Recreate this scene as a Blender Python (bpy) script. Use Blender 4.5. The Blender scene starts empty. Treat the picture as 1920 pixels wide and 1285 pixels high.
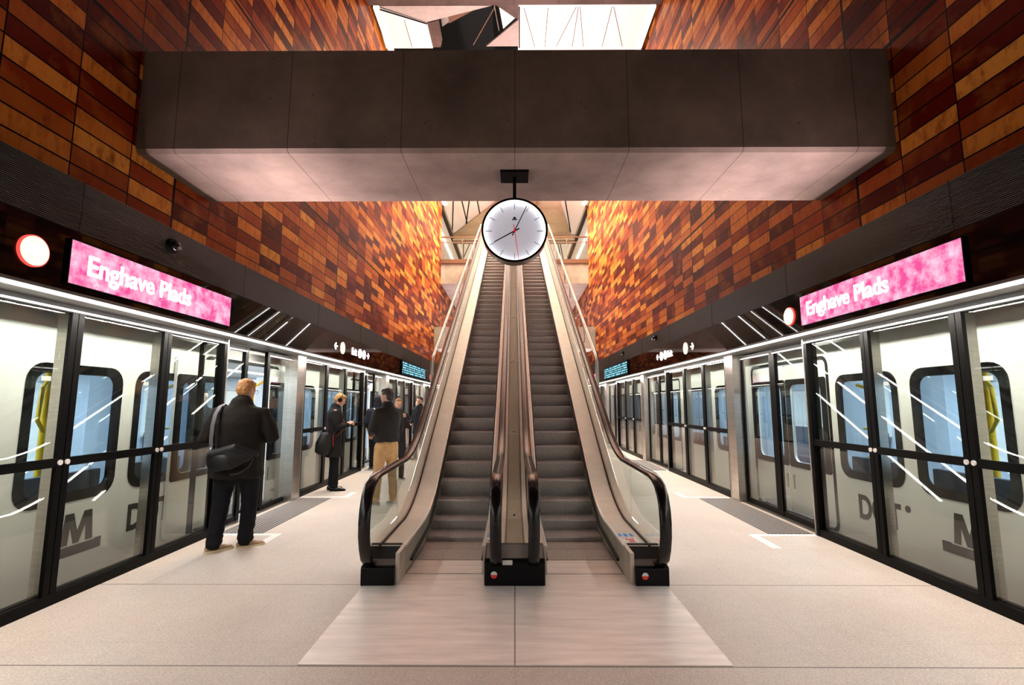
import bpy, bmesh, math, random
from mathutils import Vector, Matrix, Euler, noise as mnoise
from mathutils.geometry import tessellate_polygon
random.seed(7)
PI = math.pi
S = bpy.context.scene
COL = S.collection

# ------------------------------------------------------------------ camera, world, light, exposure
PITCH = math.atan(115 / 930)
cam = bpy.data.cameras.new('camera')
cam.sensor_width = 36.0
cam.lens = 930 / 1920 * 36.0
cam.clip_start = 0.05
cam.clip_end = 300
camo = bpy.data.objects.new('camera', cam)
camo.location = (0, 0, 1.55)
camo.rotation_euler = (PI / 2 + PITCH, 0, 5 / 930)
COL.objects.link(camo)
S.camera = camo
S.view_settings.view_transform = 'Standard'
S.view_settings.look = 'None'
S.view_settings.gamma = 1
S.view_settings.use_curve_mapping = False
S.view_settings.exposure = 0.18
S.cycles.use_denoising = True
S.cycles.max_bounces = 10
S.cycles.diffuse_bounces = 4
S.cycles.glossy_bounces = 4
S.cycles.transmission_bounces = 4
S.cycles.transparent_max_bounces = 24
S.cycles.caustics_reflective = False
S.cycles.caustics_refractive = False
S.cycles.sample_clamp_indirect = 6.0
w = bpy.data.worlds.new('world')
S.world = w
w.use_nodes = True
w.node_tree.nodes['Background'].inputs[0].default_value = (1.0, 0.86, 0.74, 1)
w.node_tree.nodes['Background'].inputs[1].default_value = 0.25


def area(name, loc, rot, sx, sy, power, col, spread=PI):
    l = bpy.data.lights.new(name, 'AREA')
    l.shape = 'RECTANGLE'
    l.size = sx
    l.size_y = sy
    l.energy = power
    l.color = col
    l.spread = spread
    o = bpy.data.objects.new(name, l)
    o.location = loc
    o.rotation_euler = rot
    COL.objects.link(o)
    return o


LED_W = 132          # watts for each 8 m length of platform strip light
for s in (-1, 1):
    for k in range(6):
        y = -4 + 8 * k
        area('platform_strip_lamp', (s * 3.385, y, 2.335), (0, -s * 0.30, 0), 0.05, 8.0, LED_W * (.9 if k == 0 else 1), (1.0, 0.915, 0.83))
        # added upward lamps, standing in for floor and sign glow under the beam
        if k > 0:
            area('beam_fill_lamp', (s * 3.375, y + 3.7, 2.40), (PI, -s * 0.62, 0), 0.02, 7.6, 320, (1.0, 0.76, 0.80), 1.7)
    # added lamps below mid ceiling, aimed outwards to brighten the orange walls
    for k in range(4):
        y = 14 + 5.6 * k
        area('wall_fill_lamp', (s * 0.8, y + 1.5, 11.1), (0, -s * 0.85, 0), 0.3, 5.4, 620, (1.0, 0.80, 0.54), 2.0)
    # ceiling lamps of the train compartments
    for k in range(6):
        area('train_lamp', (s * 5.1, 2.2 + 5.68 * k, 2.14), (0, 0, 0), 0.5, 4.6, 150, (0.86, 0.93, 1.0))
    # lamps of the upper hall beyond the landing
    area('hall_lamp', (s * 4.6, 29, 11.1), (0, 0, 0), 0.3, 9.0, 320, (1.0, 0.90, 0.76))
# broad daylight-coloured roof lamps over the escalator shaft
for y in (15.5, 20.5, 26.5):
    area('roof_lamp', (0, y, 11.12), (0, 0, 0), 4.2, 3.6, 85, (1.0, 0.88, 0.76))

# ------------------------------------------------------------------ materials
def mat(name, col=(.5, .5, .5), rough=.5, metal=0., spec=.5, emit=None, estr=1., bump=None, var=None, coat=0.):
    m = bpy.data.materials.new(name)
    m.use_nodes = True
    nt = m.node_tree
    b = nt.nodes['Principled BSDF']
    b.inputs['Base Color'].default_value = (*col, 1)
    b.inputs['Roughness'].default_value = rough
    b.inputs['Metallic'].default_value = metal
    b.inputs['Specular IOR Level'].default_value = spec
    b.inputs['Coat Weight'].default_value = coat
    if emit:
        b.inputs['Emission Color'].default_value = (*emit, 1)
        b.inputs['Emission Strength'].default_value = estr
    tc = nt.nodes.new('ShaderNodeNewGeometry')
    if var:                                # (scale, amount, stretch xyz)
        mp = nt.nodes.new('ShaderNodeMapping')
        mp.inputs['Scale'].default_value = var[2] if len(var) > 2 else (1, 1, 1)
        nt.links.new(tc.outputs['Position'], mp.inputs[0])
        n = nt.nodes.new('ShaderNodeTexNoise')
        n.inputs['Scale'].default_value = var[0]
        n.inputs['Detail'].default_value = 6
        n.inputs['Roughness'].default_value = .6
        nt.links.new(mp.outputs[0], n.inputs['Vector'])
        r = nt.nodes.new('ShaderNodeMapRange')
        r.inputs[1].default_value = .3
        r.inputs[2].default_value = .7
        r.inputs[3].default_value = 1 - var[1]
        r.inputs[4].default_value = 1 + var[1]
        nt.links.new(n.outputs[0], r.inputs[0])
        v = nt.nodes.new('ShaderNodeVectorMath')
        v.operation = 'SCALE'
        v.inputs[0].default_value = col
        nt.links.new(r.outputs[0], v.inputs['Scale'])
        nt.links.new(v.outputs[0], b.inputs['Base Color'])
    if bump:
        n2 = nt.nodes.new('ShaderNodeTexNoise')
        n2.inputs['Scale'].default_value = bump[0]
        n2.inputs['Detail'].default_value = 4
        nt.links.new(tc.outputs['Position'], n2.inputs['Vector'])
        bp = nt.nodes.new('ShaderNodeBump')
        bp.inputs['Strength'].default_value = bump[1]
        bp.inputs['Distance'].default_value = .01
        nt.links.new(n2.outputs[0], bp.inputs['Height'])
        nt.links.new(bp.outputs[0], b.inputs['Normal'])
    return m


class N:
    """tiny node-graph writer"""
    def __init__(s, m):
        s.nt = m.node_tree

    def put(s, v, sock):
        if v is None:
            return
        if isinstance(v, (int, float)):
            sock.default_value = v
        elif isinstance(v, tuple):
            sock.default_value = v
        else:
            s.nt.links.new(v, sock)

    def math(s, op, a, b=None, c=None, clamp=False):
        n = s.nt.nodes.new('ShaderNodeMath')
        n.operation = op
        n.use_clamp = clamp
        s.put(a, n.inputs[0]); s.put(b, n.inputs[1])
        if c is not None:
            s.put(c, n.inputs[2])
        return n.outputs[0]

    def mix(s, f, a, b):
        n = s.nt.nodes.new('ShaderNodeMix')
        n.data_type = 'RGBA'
        s.put(f, n.inputs[0]); s.put(a, n.inputs[6]); s.put(b, n.inputs[7])
        return n.outputs[2]

    def noise(s, vec, scale, detail=5, rough=.6):
        n = s.nt.nodes.new('ShaderNodeTexNoise')
        n.inputs['Scale'].default_value = scale
        n.inputs['Detail'].default_value = detail
        n.inputs['Roughness'].default_value = rough
        s.put(vec, n.inputs['Vector'])
        return n.outputs[0]

    def vec(s, x, y, z):
        n = s.nt.nodes.new('ShaderNodeCombineXYZ')
        s.put(x, n.inputs[0]); s.put(y, n.inputs[1]); s.put(z, n.inputs[2])
        return n.outputs[0]

    def pos(s):
        g = s.nt.nodes.new('ShaderNodeNewGeometry')
        x = s.nt.nodes.new('ShaderNodeSeparateXYZ')
        s.nt.links.new(g.outputs['Position'], x.inputs[0])
        return g.outputs['Position'], x.outputs[0], x.outputs[1], x.outputs[2]

    def line(s, coord, at, half):
        """1 where |coord-at| < half"""
        return s.math('LESS_THAN', s.math('ABSOLUTE', s.math('SUBTRACT', coord, at)), half)


def mat_orange():
    m = mat('rusty_orange_wall_tiles', rough=.5, spec=.05)
    n = N(m); b = m.node_tree.nodes['Principled BSDF']
    P, x, y, z = n.pos()
    u = n.math('DIVIDE', n.math('SUBTRACT', y, 3.78), .6)
    v = n.math('DIVIDE', n.math('SUBTRACT', z, 3.32), .165)
    iu = n.math('FLOOR', u); iv = n.math('FLOOR', v)
    wn = m.node_tree.nodes.new('ShaderNodeTexWhiteNoise')
    wn.noise_dimensions = '3D'
    n.put(n.vec(iu, iv, n.math('SIGN', x)), wn.inputs['Vector'])
    r = m.node_tree.nodes.new('ShaderNodeValToRGB')
    e = r.color_ramp.elements
    e[0].position = 0; e[0].color = (0.0462, 0.0020, 0.0013, 1)
    e[1].position = 1; e[1].color = (0.5940, 0.2376, 0.0396, 1)
    for p, c in ((.24, (.085, .0045, .0018)), (.44, (.19, .024, .005)), (.66, (.36, .085, .014)), (.84, (.52, .165, .026))):
        q = e.new(p); q.color = (*c, 1)
    n.put(wn.outputs['Value'], r.inputs[0])
    st = n.noise(n.vec(n.math('MULTIPLY', x, 3), n.math('MULTIPLY', y, 14), n.math('MULTIPLY', z, 5)), 1.0, 7, .7)
    st2 = n.noise(P, 2.2, 4)
    k = n.math('MULTIPLY', n.math('SUBTRACT', st, .47), 2.6, clamp=True)
    k = n.math('MULTIPLY', k, n.math('MULTIPLY', wn.outputs['Value'], 1.5), clamp=True)
    c1 = n.mix(k, r.outputs[0], (0.1320, 0.0158, 0.0040, 1))
    k2 = n.math('MULTIPLY', n.math('SUBTRACT', st2, .5), 1.5, clamp=True)
    c1 = n.mix(k2, c1, (0.5280, 0.1716, 0.0264, 1))
    fu = n.math('FRACT', u); fv = n.math('FRACT', v)
    j = n.math('MAXIMUM', n.math('LESS_THAN', fu, .020), n.math('LESS_THAN', fv, .085))
    for zz in (4.98, 6.72, 8.42, 10.1):
        j = n.math('MAXIMUM', j, n.line(z, zz, .022))
    wy = n.math('FRACT', n.math('DIVIDE', n.math('SUBTRACT', y, 4.97), 4.8))
    j = n.math('MAXIMUM', j, n.math('LESS_THAN', wy, .007))
    n.put(n.mix(j, c1, (0.0026, 0.0017, 0.0013, 1)), b.inputs['Base Color'])
    bp = m.node_tree.nodes.new('ShaderNodeBump')
    bp.inputs['Strength'].default_value = .5
    bp.inputs['Distance'].default_value = .01
    n.put(n.math('SUBTRACT', n.math('MULTIPLY', st, .25), j), bp.inputs['Height'])
    n.put(bp.outputs[0], b.inputs['Normal'])
    n.put(n.math('ADD', n.math('MULTIPLY', st2, .35), .22), b.inputs['Roughness'])
    return m


def mat_concrete(name, base, joints=None, stain=.5):
    m = mat(name, base, rough=.75, spec=.25)
    n = N(m); b = m.node_tree.nodes['Principled BSDF']
    P, x, y, z = n.pos()
    a = n.noise(P, 1.1, 8, .62)
    a2 = n.noise(P, 7, 5, .6)
    v = n.math('ADD', n.math('MULTIPLY', n.math('SUBTRACT', a, .5), stain * 2.6), n.math('MULTIPLY', n.math('SUBTRACT', a2, .5), .35))
    v = n.math('MAXIMUM', n.math('ADD', v, 1), .35)
    sc = m.node_tree.nodes.new('ShaderNodeVectorMath'); sc.operation = 'SCALE'
    sc.inputs[0].default_value = base
    n.put(v, sc.inputs['Scale'])
    c = sc.outputs[0]
    # blow-holes
    vo = m.node_tree.nodes.new('ShaderNodeTexVoronoi'); vo.inputs['Scale'].default_value = 7
    n.put(P, vo.inputs['Vector'])
    h = n.math('LESS_THAN', vo.outputs['Distance'], .05)
    h = n.math('MULTIPLY', h, n.math('GREATER_THAN', a, .5))
    c = n.mix(h, c, (base[0] * .2, base[1] * .2, base[2] * .2, 1))
    if joints:
        j = n.math('LESS_THAN', n.math('FRACT', n.math('ADD', n.math('DIVIDE', x, joints), .5 / 1000)), .007)
        c = n.mix(n.math('MULTIPLY', j, .75), c, (.01, .008, .007, 1))
    n.put(c, b.inputs['Base Color'])
    bp = m.node_tree.nodes.new('ShaderNodeBump')
    bp.inputs['Strength'].default_value = .15
    n.put(a2, bp.inputs['Height']); n.put(bp.outputs[0], b.inputs['Normal'])
    return m


def mat_floor():
    m = mat('pale_granite_floor', rough=.5, spec=.4)
    n = N(m); b = m.node_tree.nodes['Principled BSDF']
    P, x, y, z = n.pos()
    a = n.noise(P, 1.0, 6, .6); sp = n.noise(P, 75, 3, .9); a3 = n.noise(P, 14, 5, .7)
    v = n.math('ADD', n.math('MULTIPLY', n.math('SUBTRACT', sp, .5), 1.7), n.math('MULTIPLY', n.math('SUBTRACT', a, .5), .35))
    v = n.math('ADD', v, n.math('MULTIPLY', n.math('SUBTRACT', a3, .5), .35))
    v = n.math('ADD', v, 1)
    base = (.56, .49, .43)
    sc = m.node_tree.nodes.new('ShaderNodeVectorMath'); sc.operation = 'SCALE'
    sc.inputs[0].default_value = base; n.put(v, sc.inputs['Scale'])
    c = sc.outputs[0]
    # dropped gum and dirt spots
    vo = m.node_tree.nodes.new('ShaderNodeTexVoronoi'); vo.inputs['Scale'].default_value = 3.4
    n.put(P, vo.inputs['Vector'])
    h = n.math('MULTIPLY', n.math('LESS_THAN', vo.outputs['Distance'], .028), n.math('GREATER_THAN', n.noise(P, 1.7, 2), .44))
    c = n.mix(n.math('MULTIPLY', h, .6), c, (.05, .04, .035, 1))
    j1 = n.math('LESS_THAN', n.math('FRACT', n.math('DIVIDE', x, .64)), .007)
    j2 = n.math('LESS_THAN', n.math('FRACT', n.math('DIVIDE', n.math('SUBTRACT', y, .3), 1.05)), .004)
    j = n.math('MULTIPLY', n.math('MAXIMUM', j1, j2), .22)
    c = n.mix(j, c, (.12, .10, .085, 1))
    j3 = n.math('MAXIMUM', n.line(y, 4.50, .006), n.line(y, 12.0, .008))
    j3 = n.math('MAXIMUM', j3, n.line(y, 3.16, .006))
    c = n.mix(n.math('MULTIPLY', j3, .75), c, (.06, .045, .035, 1))
    n.put(c, b.inputs['Base Color'])
    n.put(n.math('ADD', n.math('MULTIPLY', a3, .3), .34), b.inputs['Roughness'])
    return m


def mat_glass(name, tint=(.93, .97, .95), k=1.0, rough=0.0):
    m = bpy.data.materials.new(name); m.use_nodes = True
    nt = m.node_tree; nt.nodes.clear(); n = N(m)
    out = nt.nodes.new('ShaderNodeOutputMaterial')
    g = nt.nodes.new('ShaderNodeNewGeometry')
    d = nt.nodes.new('ShaderNodeVectorMath'); d.operation = 'DOT_PRODUCT'
    nt.links.new(g.outputs['Normal'], d.inputs[0]); nt.links.new(g.outputs['Incoming'], d.inputs[1])
    c = n.math('ABSOLUTE', d.outputs['Value'])
    f = n.math('POWER', n.math('SUBTRACT', 1, c), 5)
    f = n.math('MULTIPLY', n.math('ADD', n.math('MULTIPLY', f, .95), .045), k, clamp=True)
    t = nt.nodes.new('ShaderNodeBsdfTransparent'); t.inputs[0].default_value = (*tint, 1)
    gl = nt.nodes.new('ShaderNodeBsdfGlossy'); gl.inputs['Roughness'].default_value = rough
    mx = nt.nodes.new('ShaderNodeMixShader')
    nt.links.new(f, mx.inputs[0]); nt.links.new(t.outputs[0], mx.inputs[1]); nt.links.new(gl.outputs[0], mx.inputs[2])
    nt.links.new(mx.outputs[0], out.inputs[0])
    return m


def mat_emit(name, col, strength):
    m = bpy.data.materials.new(name); m.use_nodes = True
    nt = m.node_tree; nt.nodes.clear()
    out = nt.nodes.new('ShaderNodeOutputMaterial'); e = nt.nodes.new('ShaderNodeEmission')
    e.inputs[0].default_value = (*col, 1); e.inputs[1].default_value = strength
    nt.links.new(e.outputs[0], out.inputs[0])
    return m


def mat_pink():
    m = mat_emit('pink_backlit_sign_face', (1, .2, .5), 1)
    n = N(m); e = [q for q in m.node_tree.nodes if q.type == 'EMISSION'][0]
    P, x, y, z = n.pos()
    a = n.noise(P, 9, 5, .6)
    f = n.math('MULTIPLY', n.math('SUBTRACT', a, .38), 3.2, clamp=True)
    n.put(n.mix(f, (.80, .085, .31, 1), (1.0, .62, .78, 1)), e.inputs[0])
    e.inputs[1].default_value = 1.05
    return m


def mat_board():
    m = mat_emit('blue_departure_screen', (.2, .5, .6), 1)
    n = N(m); e = [q for q in m.node_tree.nodes if q.type == 'EMISSION'][0]
    P, x, y, z = n.pos()
    row = n.math('LESS_THAN', n.math('FRACT', n.math('MULTIPLY', z, 14)), .5)
    tx = n.math('GREATER_THAN', n.noise(n.vec(0, n.math('MULTIPLY', y, 6), n.math('FLOOR', n.math('MULTIPLY', z, 14))), 1.5, 2), .47)
    n.put(n.mix(n.math('MULTIPLY', row, tx), (.015, .06, .09, 1), (.35, .75, .85, 1)), e.inputs[0])
    e.inputs[1].default_value = 1.3
    return m


def mat_plate():
    m = mat('ridged_steel_floor_plate', (.55, .51, .47), rough=.32, metal=.2)
    n = N(m); b = m.node_tree.nodes['Principled BSDF']
    P, x, y, z = n.pos()
    a = n.noise(n.vec(n.math('MULTIPLY', x, 1.2), n.math('MULTIPLY', y, 9), z), 1.5, 6, .65)
    a2 = n.noise(P, 3, 5)
    rib = n.math('FRACT', n.math('MULTIPLY', y, 42))
    v = n.math('ADD', n.math('MULTIPLY', n.math('SUBTRACT', a, .5), .8), 1)
    sc = m.node_tree.nodes.new('ShaderNodeVectorMath'); sc.operation = 'SCALE'
    sc.inputs[0].default_value = (.76, .70, .65); n.put(v, sc.inputs['Scale'])
    n.put(sc.outputs[0], b.inputs['Base Color'])
    n.put(n.math('ADD', n.math('MULTIPLY', a2, .35), .25), b.inputs['Roughness'])
    bp = m.node_tree.nodes.new('ShaderNodeBump'); bp.inputs['Strength'].default_value = .35; bp.inputs['Distance'].default_value = .004
    n.put(n.math('GREATER_THAN', rib, .5), bp.inputs['Height']); n.put(bp.outputs[0], b.inputs['Normal'])
    return m


M = dict(
    orange=mat_orange(),
    conc=mat_concrete('dark_mottled_concrete', (.120, .090, .072), 1.08, .8),
    conc2=mat_concrete('grey_concrete', (.40, .36, .31)),
    conc3=mat_concrete('pale_concrete', (.52, .48, .40), None, .3),
    floor=mat_floor(),
    plate=mat_plate(),
    glass=mat_glass('clear_screen_glass', (.93, .96, .94), 1.25),
    bglass=mat_glass('balustrade_glass', (.90, .95, .925), 1.0),
    wglass=mat_glass('train_window_glass', (.72, .80, .86), 1.3),
    black=mat('black_painted_metal', (.0025, .0024, .0024), .45, spec=.08),
    gloss=mat('black_gloss_fascia', (.004, .004, .004), .03, spec=.2),
    rib=mat('dark_ribbed_metal', (.085, .078, .074), .45, metal=.3),
    steel=mat('brushed_stainless_steel', (.62, .58, .53), .28, metal=1, var=(6, .12, (1, .3, 8))),
    psteel=mat('polished_steel_edge', (.95, .90, .86), .3, metal=.35),
    brass=mat('warm_brushed_steel_cladding', (.27, .235, .175), .5, metal=.55, var=(4, .1, (8, .5, .5))),
    deck=mat('satin_steel_deck', (.56, .50, .44), .48, metal=.55, var=(5, .08)),
    step=mat('ribbed_aluminium_step', (.84, .77, .75), .42, metal=.3, var=(30, .12)),
    tread=mat('groove_shaded_step_tread', (.34, .30, .29), .45, metal=.3, var=(30, .2)),  # shade of the grooves put into the tread colour
    comb=mat('worn_comb_plate', (.30, .27, .255), .42, metal=.6, var=(60, .35, (1, .4, 1))),
    rubber=mat('black_rubber_handrail', (.006, .005, .005), .2, spec=.4),
    brush=mat('black_brush', (.01, .01, .01), .7),
    plastic=mat('black_plastic', (.003, .003, .004), .35, spec=.15),
    train=mat('white_train_paint', (.92, .915, .88), .3, coat=.2),
    tblack=mat('black_window_surround', (.005, .005, .006), .2, spec=.25),
    roof=mat('grey_train_roof', (.25, .25, .25), .5),
    blue=mat('pale_blue_compartment_panel', (.54, .62, .72), .4),
    seat=mat('dark_blue_seat', (.05, .08, .13), .7),
    yellow=mat('yellow_grab_pole', (.85, .50, .01), .3),
    ink=mat('dark_train_lettering', (.028, .024, .020), .4),
    white=mat('white_paint_line', (.86, .84, .80), .5),
    tact=mat('dark_tactile_paving', (.040, .034, .033), .5, var=(30, .3)),
    stud=mat('worn_tactile_stud', (.48, .45, .42), .35, metal=.3),
    led=mat_emit('led_strip_diffuser', (1, .93, .88), 7),
    ledw=mat_emit('warm_led_line', (1, .90, .76), 2.5),
    streak=mat_emit('reflection_streak_glow', (1, .96, .92), 26),  # glow of the added lines that reflect as streaks in the glass
    pink=mat_pink(),
    glow=mat_emit('white_backlit_lettering', (1, .95, .93), 4.0),
    badge=mat_emit('warm_backlit_badge', (1, .80, .55), 1.5),
    badger=mat_emit('red_badge_rim', (1, .08, .06), 1.2),
    board=mat_board(),
    dial=mat('white_clock_dial', (.74, .74, .80), .6, emit=(.85, .86, 1), estr=.22),
    dialring=mat_emit('clock_edge_light', (.95, .96, 1), 4.2),
    red=mat('red_second_hand', (.85, .02, .02), .4, emit=(1, .03, .03), estr=.15),
    tube=mat('stainless_tube', (.42, .38, .33), .38, metal=1),
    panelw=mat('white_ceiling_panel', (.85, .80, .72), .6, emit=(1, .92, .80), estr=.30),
    void=mat('black_roof_void', (.004, .004, .004), .8),
    beamb=mat('brown_roof_beam', (.16, .09, .045), .6),
    edge=mat('brown_metal_edge', (.20, .115, .075), .4, metal=.4),
    dark=mat('dark_tunnel_wall', (.06, .058, .055), .8),
    skin=mat('skin', (.62, .35, .25), .5),
    stk=mat('sticker_white', (.8, .78, .76), .5),
    sblue=mat('sticker_blue', (.02, .22, .62), .5),
    sgreen=mat('sticker_green', (.02, .35, .22), .5),
    sred=mat('sticker_red', (.75, .03, .02), .5),
)


def cloth(name, col, r=.85):
    return mat(name, col, r, spec=.2, bump=(60, .3), var=(9, .18))


# ------------------------------------------------------------------ mesh helpers
WS = bpy.data.scenes.new('workshop')


def evaluated_mesh(o):
    WS.collection.objects.link(o)
    vl = WS.view_layers[0]
    vl.update()
    me = bpy.data.meshes.new_from_object(o.evaluated_get(vl.depsgraph))
    WS.collection.objects.unlink(o)
    return me


class MB:
    def __init__(s):
        s.v = []; s.f = []

    def add(s, vs, fs):
        o = len(s.v)
        s.v += [tuple(p) for p in vs]
        s.f += [tuple(i + o for i in f) for f in fs]
        return s

    def box(s, x0, x1, y0, y1, z0, z1):
        x0, x1 = min(x0, x1), max(x0, x1)
        vs = [(x0, y0, z0), (x1, y0, z0), (x1, y1, z0), (x0, y1, z0), (x0, y0, z1), (x1, y0, z1), (x1, y1, z1), (x0, y1, z1)]
        return s.add(vs, [(0, 3, 2, 1), (4, 5, 6, 7), (0, 1, 5, 4), (1, 2, 6, 5), (2, 3, 7, 6), (3, 0, 4, 7)])

    def prism_x(s, poly, x0, x1):
        """poly in (y,z) pushed from x0 to x1"""
        n = len(poly)
        vs = [(x0, a, b) for a, b in poly] + [(x1, a, b) for a, b in poly]
        fs = [tuple(range(n)), tuple(range(2 * n - 1, n - 1, -1))]
        fs += [(i, (i + 1) % n + 0, (i + 1) % n + n, i + n)[::-1] for i in range(n)]
        return s.add(vs, fs)

    def prism_y(s, poly, y0, y1):
        n = len(poly)
        vs = [(a, y0, b) for a, b in poly] + [(a, y1, b) for a, b in poly]
        fs = [tuple(range(n)), tuple(range(2 * n - 1, n - 1, -1))]
        fs += [(i, (i + 1) % n, (i + 1) % n + n, i + n)[::-1] for i in range(n)]
        return s.add(vs, fs)

    def prism_z(s, poly, z0, z1):
        n = len(poly)
        vs = [(a, b, z0) for a, b in poly] + [(a, b, z1) for a, b in poly]
        fs = [tuple(range(n)), tuple(range(2 * n - 1, n - 1, -1))]
        fs += [(i, (i + 1) % n, (i + 1) % n + n, i + n)[::-1] for i in range(n)]
        return s.add(vs, fs)

    def sweep(s, path, ring, cap=True):
        """path: (y,z) points; ring: (dx, dn) closed section, dn along the path's normal in the YZ plane"""
        m = len(ring); vs = []; fs = []
        for i, (y, z) in enumerate(path):
            a = path[max(i - 1, 0)]; b = path[min(i + 1, len(path) - 1)]
            t = Vector((b[0] - a[0], b[1] - a[1])).normalized()
            nn = Vector((-t.y, t.x))
            for dx, dn in ring:
                vs.append((dx, y + nn.x * dn, z + nn.y * dn))
        for i in range(len(path) - 1):
            for j in range(m):
                fs.append((i * m + j, i * m + (j + 1) % m, (i + 1) * m + (j + 1) % m, (i + 1) * m + j))
        if cap:
            fs.append(tuple(range(m))[::-1]); fs.append(tuple(range((len(path) - 1) * m, len(path) * m)))
        return s.add(vs, fs)

    def loft(s, rings, side=(1, 0, 0), seg=14, cap=True, flat0=False):
        """rings: (centre, ra, rb); ra along side, rb along tangent x side; rounded ends"""
        C = [Vector(r[0]) for r in rings]; R = [(r[1], r[2]) for r in rings]
        if cap:
            t0 = (C[0] - C[1]).normalized(); t1 = (C[-1] - C[-2]).normalized()
            a, b = R[0]; q = min(a, b)
            pre = [(C[0] + t0 * q * math.sin(k), (a * math.cos(k), b * math.cos(k))) for k in (1.45, 1.1, .6)]
            a, b = R[-1]; q = min(a, b)
            post = [(C[-1] + t1 * q * math.sin(k), (a * math.cos(k), b * math.cos(k))) for k in (.6, 1.1, 1.45)]
            if flat0: pre = []
            C = [p[0] for p in pre] + C + [p[0] for p in post]
            R = [p[1] for p in pre] + R + [p[1] for p in post]
        vs = []; fs = []
        sd = Vector(side)
        for i, c in enumerate(C):
            t = (C[min(i + 1, len(C) - 1)] - C[max(i - 1, 0)]).normalized()
            a = (sd - t * sd.dot(t))
            if a.length < 1e-4:
                a = Vector((0, 1, 0)) - t * t.y
            a.normalize(); b = t.cross(a)
            for k in range(seg):
                th = 2 * PI * k / seg
                vs.append(c + a * math.cos(th) * R[i][0] + b * math.sin(th) * R[i][1])
        for i in range(len(C) - 1):
            for j in range(seg):
                fs.append((i * seg + j, i * seg + (j + 1) % seg, (i + 1) * seg + (j + 1) % seg, (i + 1) * seg + j))
        fs.append(tuple(range(seg))[::-1]); fs.append(tuple(range((len(C) - 1) * seg, len(C) * seg)))
        return s.add(vs, fs)

    def tube(s, pts, r, seg=8):
        return s.loft([(p, r, r) for p in pts], seg=seg, cap=False, side=(.31, .2, .93))

    def ell(s, c, r, rot=None, u=16, v=10):
        vs = []; fs = []
        R = rot or Matrix.Identity(3)
        for i in range(v + 1):
            ph = PI * i / v
            for j in range(u):
                th = 2 * PI * j / u
                p = Vector((math.sin(ph) * math.cos(th) * r[0], math.sin(ph) * math.sin(th) * r[1], math.cos(ph) * r[2]))
                vs.append(Vector(c) + R @ p)
        for i in range(v):
            for j in range(u):
                fs.append((i * u + j, (i + 1) * u + j, (i + 1) * u + (j + 1) % u, i * u + (j + 1) % u))
        return s.add(vs, fs)

    def cyl(s, a, b, r, seg=20):
        return s.loft([(a, r, r), (b, r, r)], seg=seg, cap=False, side=(.31, .2, .93))

    def build(s, name, m, parent=None, smooth=None, remesh=None, fix=True, xf=None):
        me = bpy.data.meshes.new(name)
        vs = s.v
        if xf is not None:
            vs = [tuple(xf @ Vector(p)) for p in vs]
        if parent is not None:
            L = parent_world(parent)
            vs = [(p[0] - L.x, p[1] - L.y, p[2] - L.z) for p in vs]
        me.from_pydata(vs, [], s.f)
        bm = bmesh.new(); bm.from_mesh(me)
        bmesh.ops.remove_doubles(bm, verts=bm.verts, dist=1e-6)
        if fix:
            bmesh.ops.recalc_face_normals(bm, faces=bm.faces)
        bm.to_mesh(me); bm.free()
        o = bpy.data.objects.new(name, me)
        if remesh:
            md = o.modifiers.new('r', 'REMESH'); md.mode = 'VOXEL'; md.voxel_size = remesh
            sm = o.modifiers.new('s', 'SMOOTH'); sm.factor = .5; sm.iterations = 5
            m2 = evaluated_mesh(o)
            o.modifiers.clear(); o.data = m2; me = m2
        COL.objects.link(o)
        if me.materials:
            me.materials.clear()
        me.materials.append(m)
        if smooth is not None:
            me.shade_smooth()
            if smooth < 180:
                me.set_sharp_from_angle(angle=math.radians(smooth))
        if parent is not None:
            o.parent = parent
        return o


def parent_world(p):
    v = Vector(p.location)
    while p.parent is not None:
        p = p.parent
        v += Vector(p.location)
    return v


def tag(o, label=None, cat=None, group=None, kind=None):
    if label: o['label'] = label
    if cat: o['category'] = cat
    if group: o['group'] = group
    if kind: o['kind'] = kind
    return o


def thing(name, label, cat, loc=(0, 0, 0), group=None, kind=None):
    o = bpy.data.objects.new(name, None)
    o.empty_display_size = .1
    o.location = loc
    COL.objects.link(o)
    return tag(o, label, cat, group, kind)


def struct(name, mb, m, **k):
    o = mb.build(name, m, **k)
    o['kind'] = 'structure'
    return o


def plate_mesh(mb, outer, holes, x0, x1):
    """flat plate with holes in the YZ plane between x0 and x1, added to mb"""
    loops = [outer] + holes
    tris = tessellate_polygon([[Vector((a, b, 0)) for a, b in lp] for lp in loops])
    pts = [q for lp in loops for q in lp]
    n = len(pts)
    fs = [tuple(tr) for tr in tris] + [tuple(i + n for i in tr[::-1]) for tr in tris]
    o = 0
    for lp in loops:
        m = len(lp)
        fs += [(o + i, o + (i + 1) % m, o + (i + 1) % m + n, o + i + n) for i in range(m)]
        o += m
    return mb.add([(x0, a, b) for a, b in pts] + [(x1, a, b) for a, b in pts], fs)


def rrect(y0, y1, z0, z1, r, n=5):
    pts = []
    for cy, cz, a0 in ((y1 - r, z1 - r, 0), (y0 + r, z1 - r, 90), (y0 + r, z0 + r, 180), (y1 - r, z0 + r, 270)):
        for k in range(n + 1):
            a = math.radians(a0 + 90 * k / n)
            pts.append((cy + r * math.cos(a), cz + r * math.sin(a)))
    return pts


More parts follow.
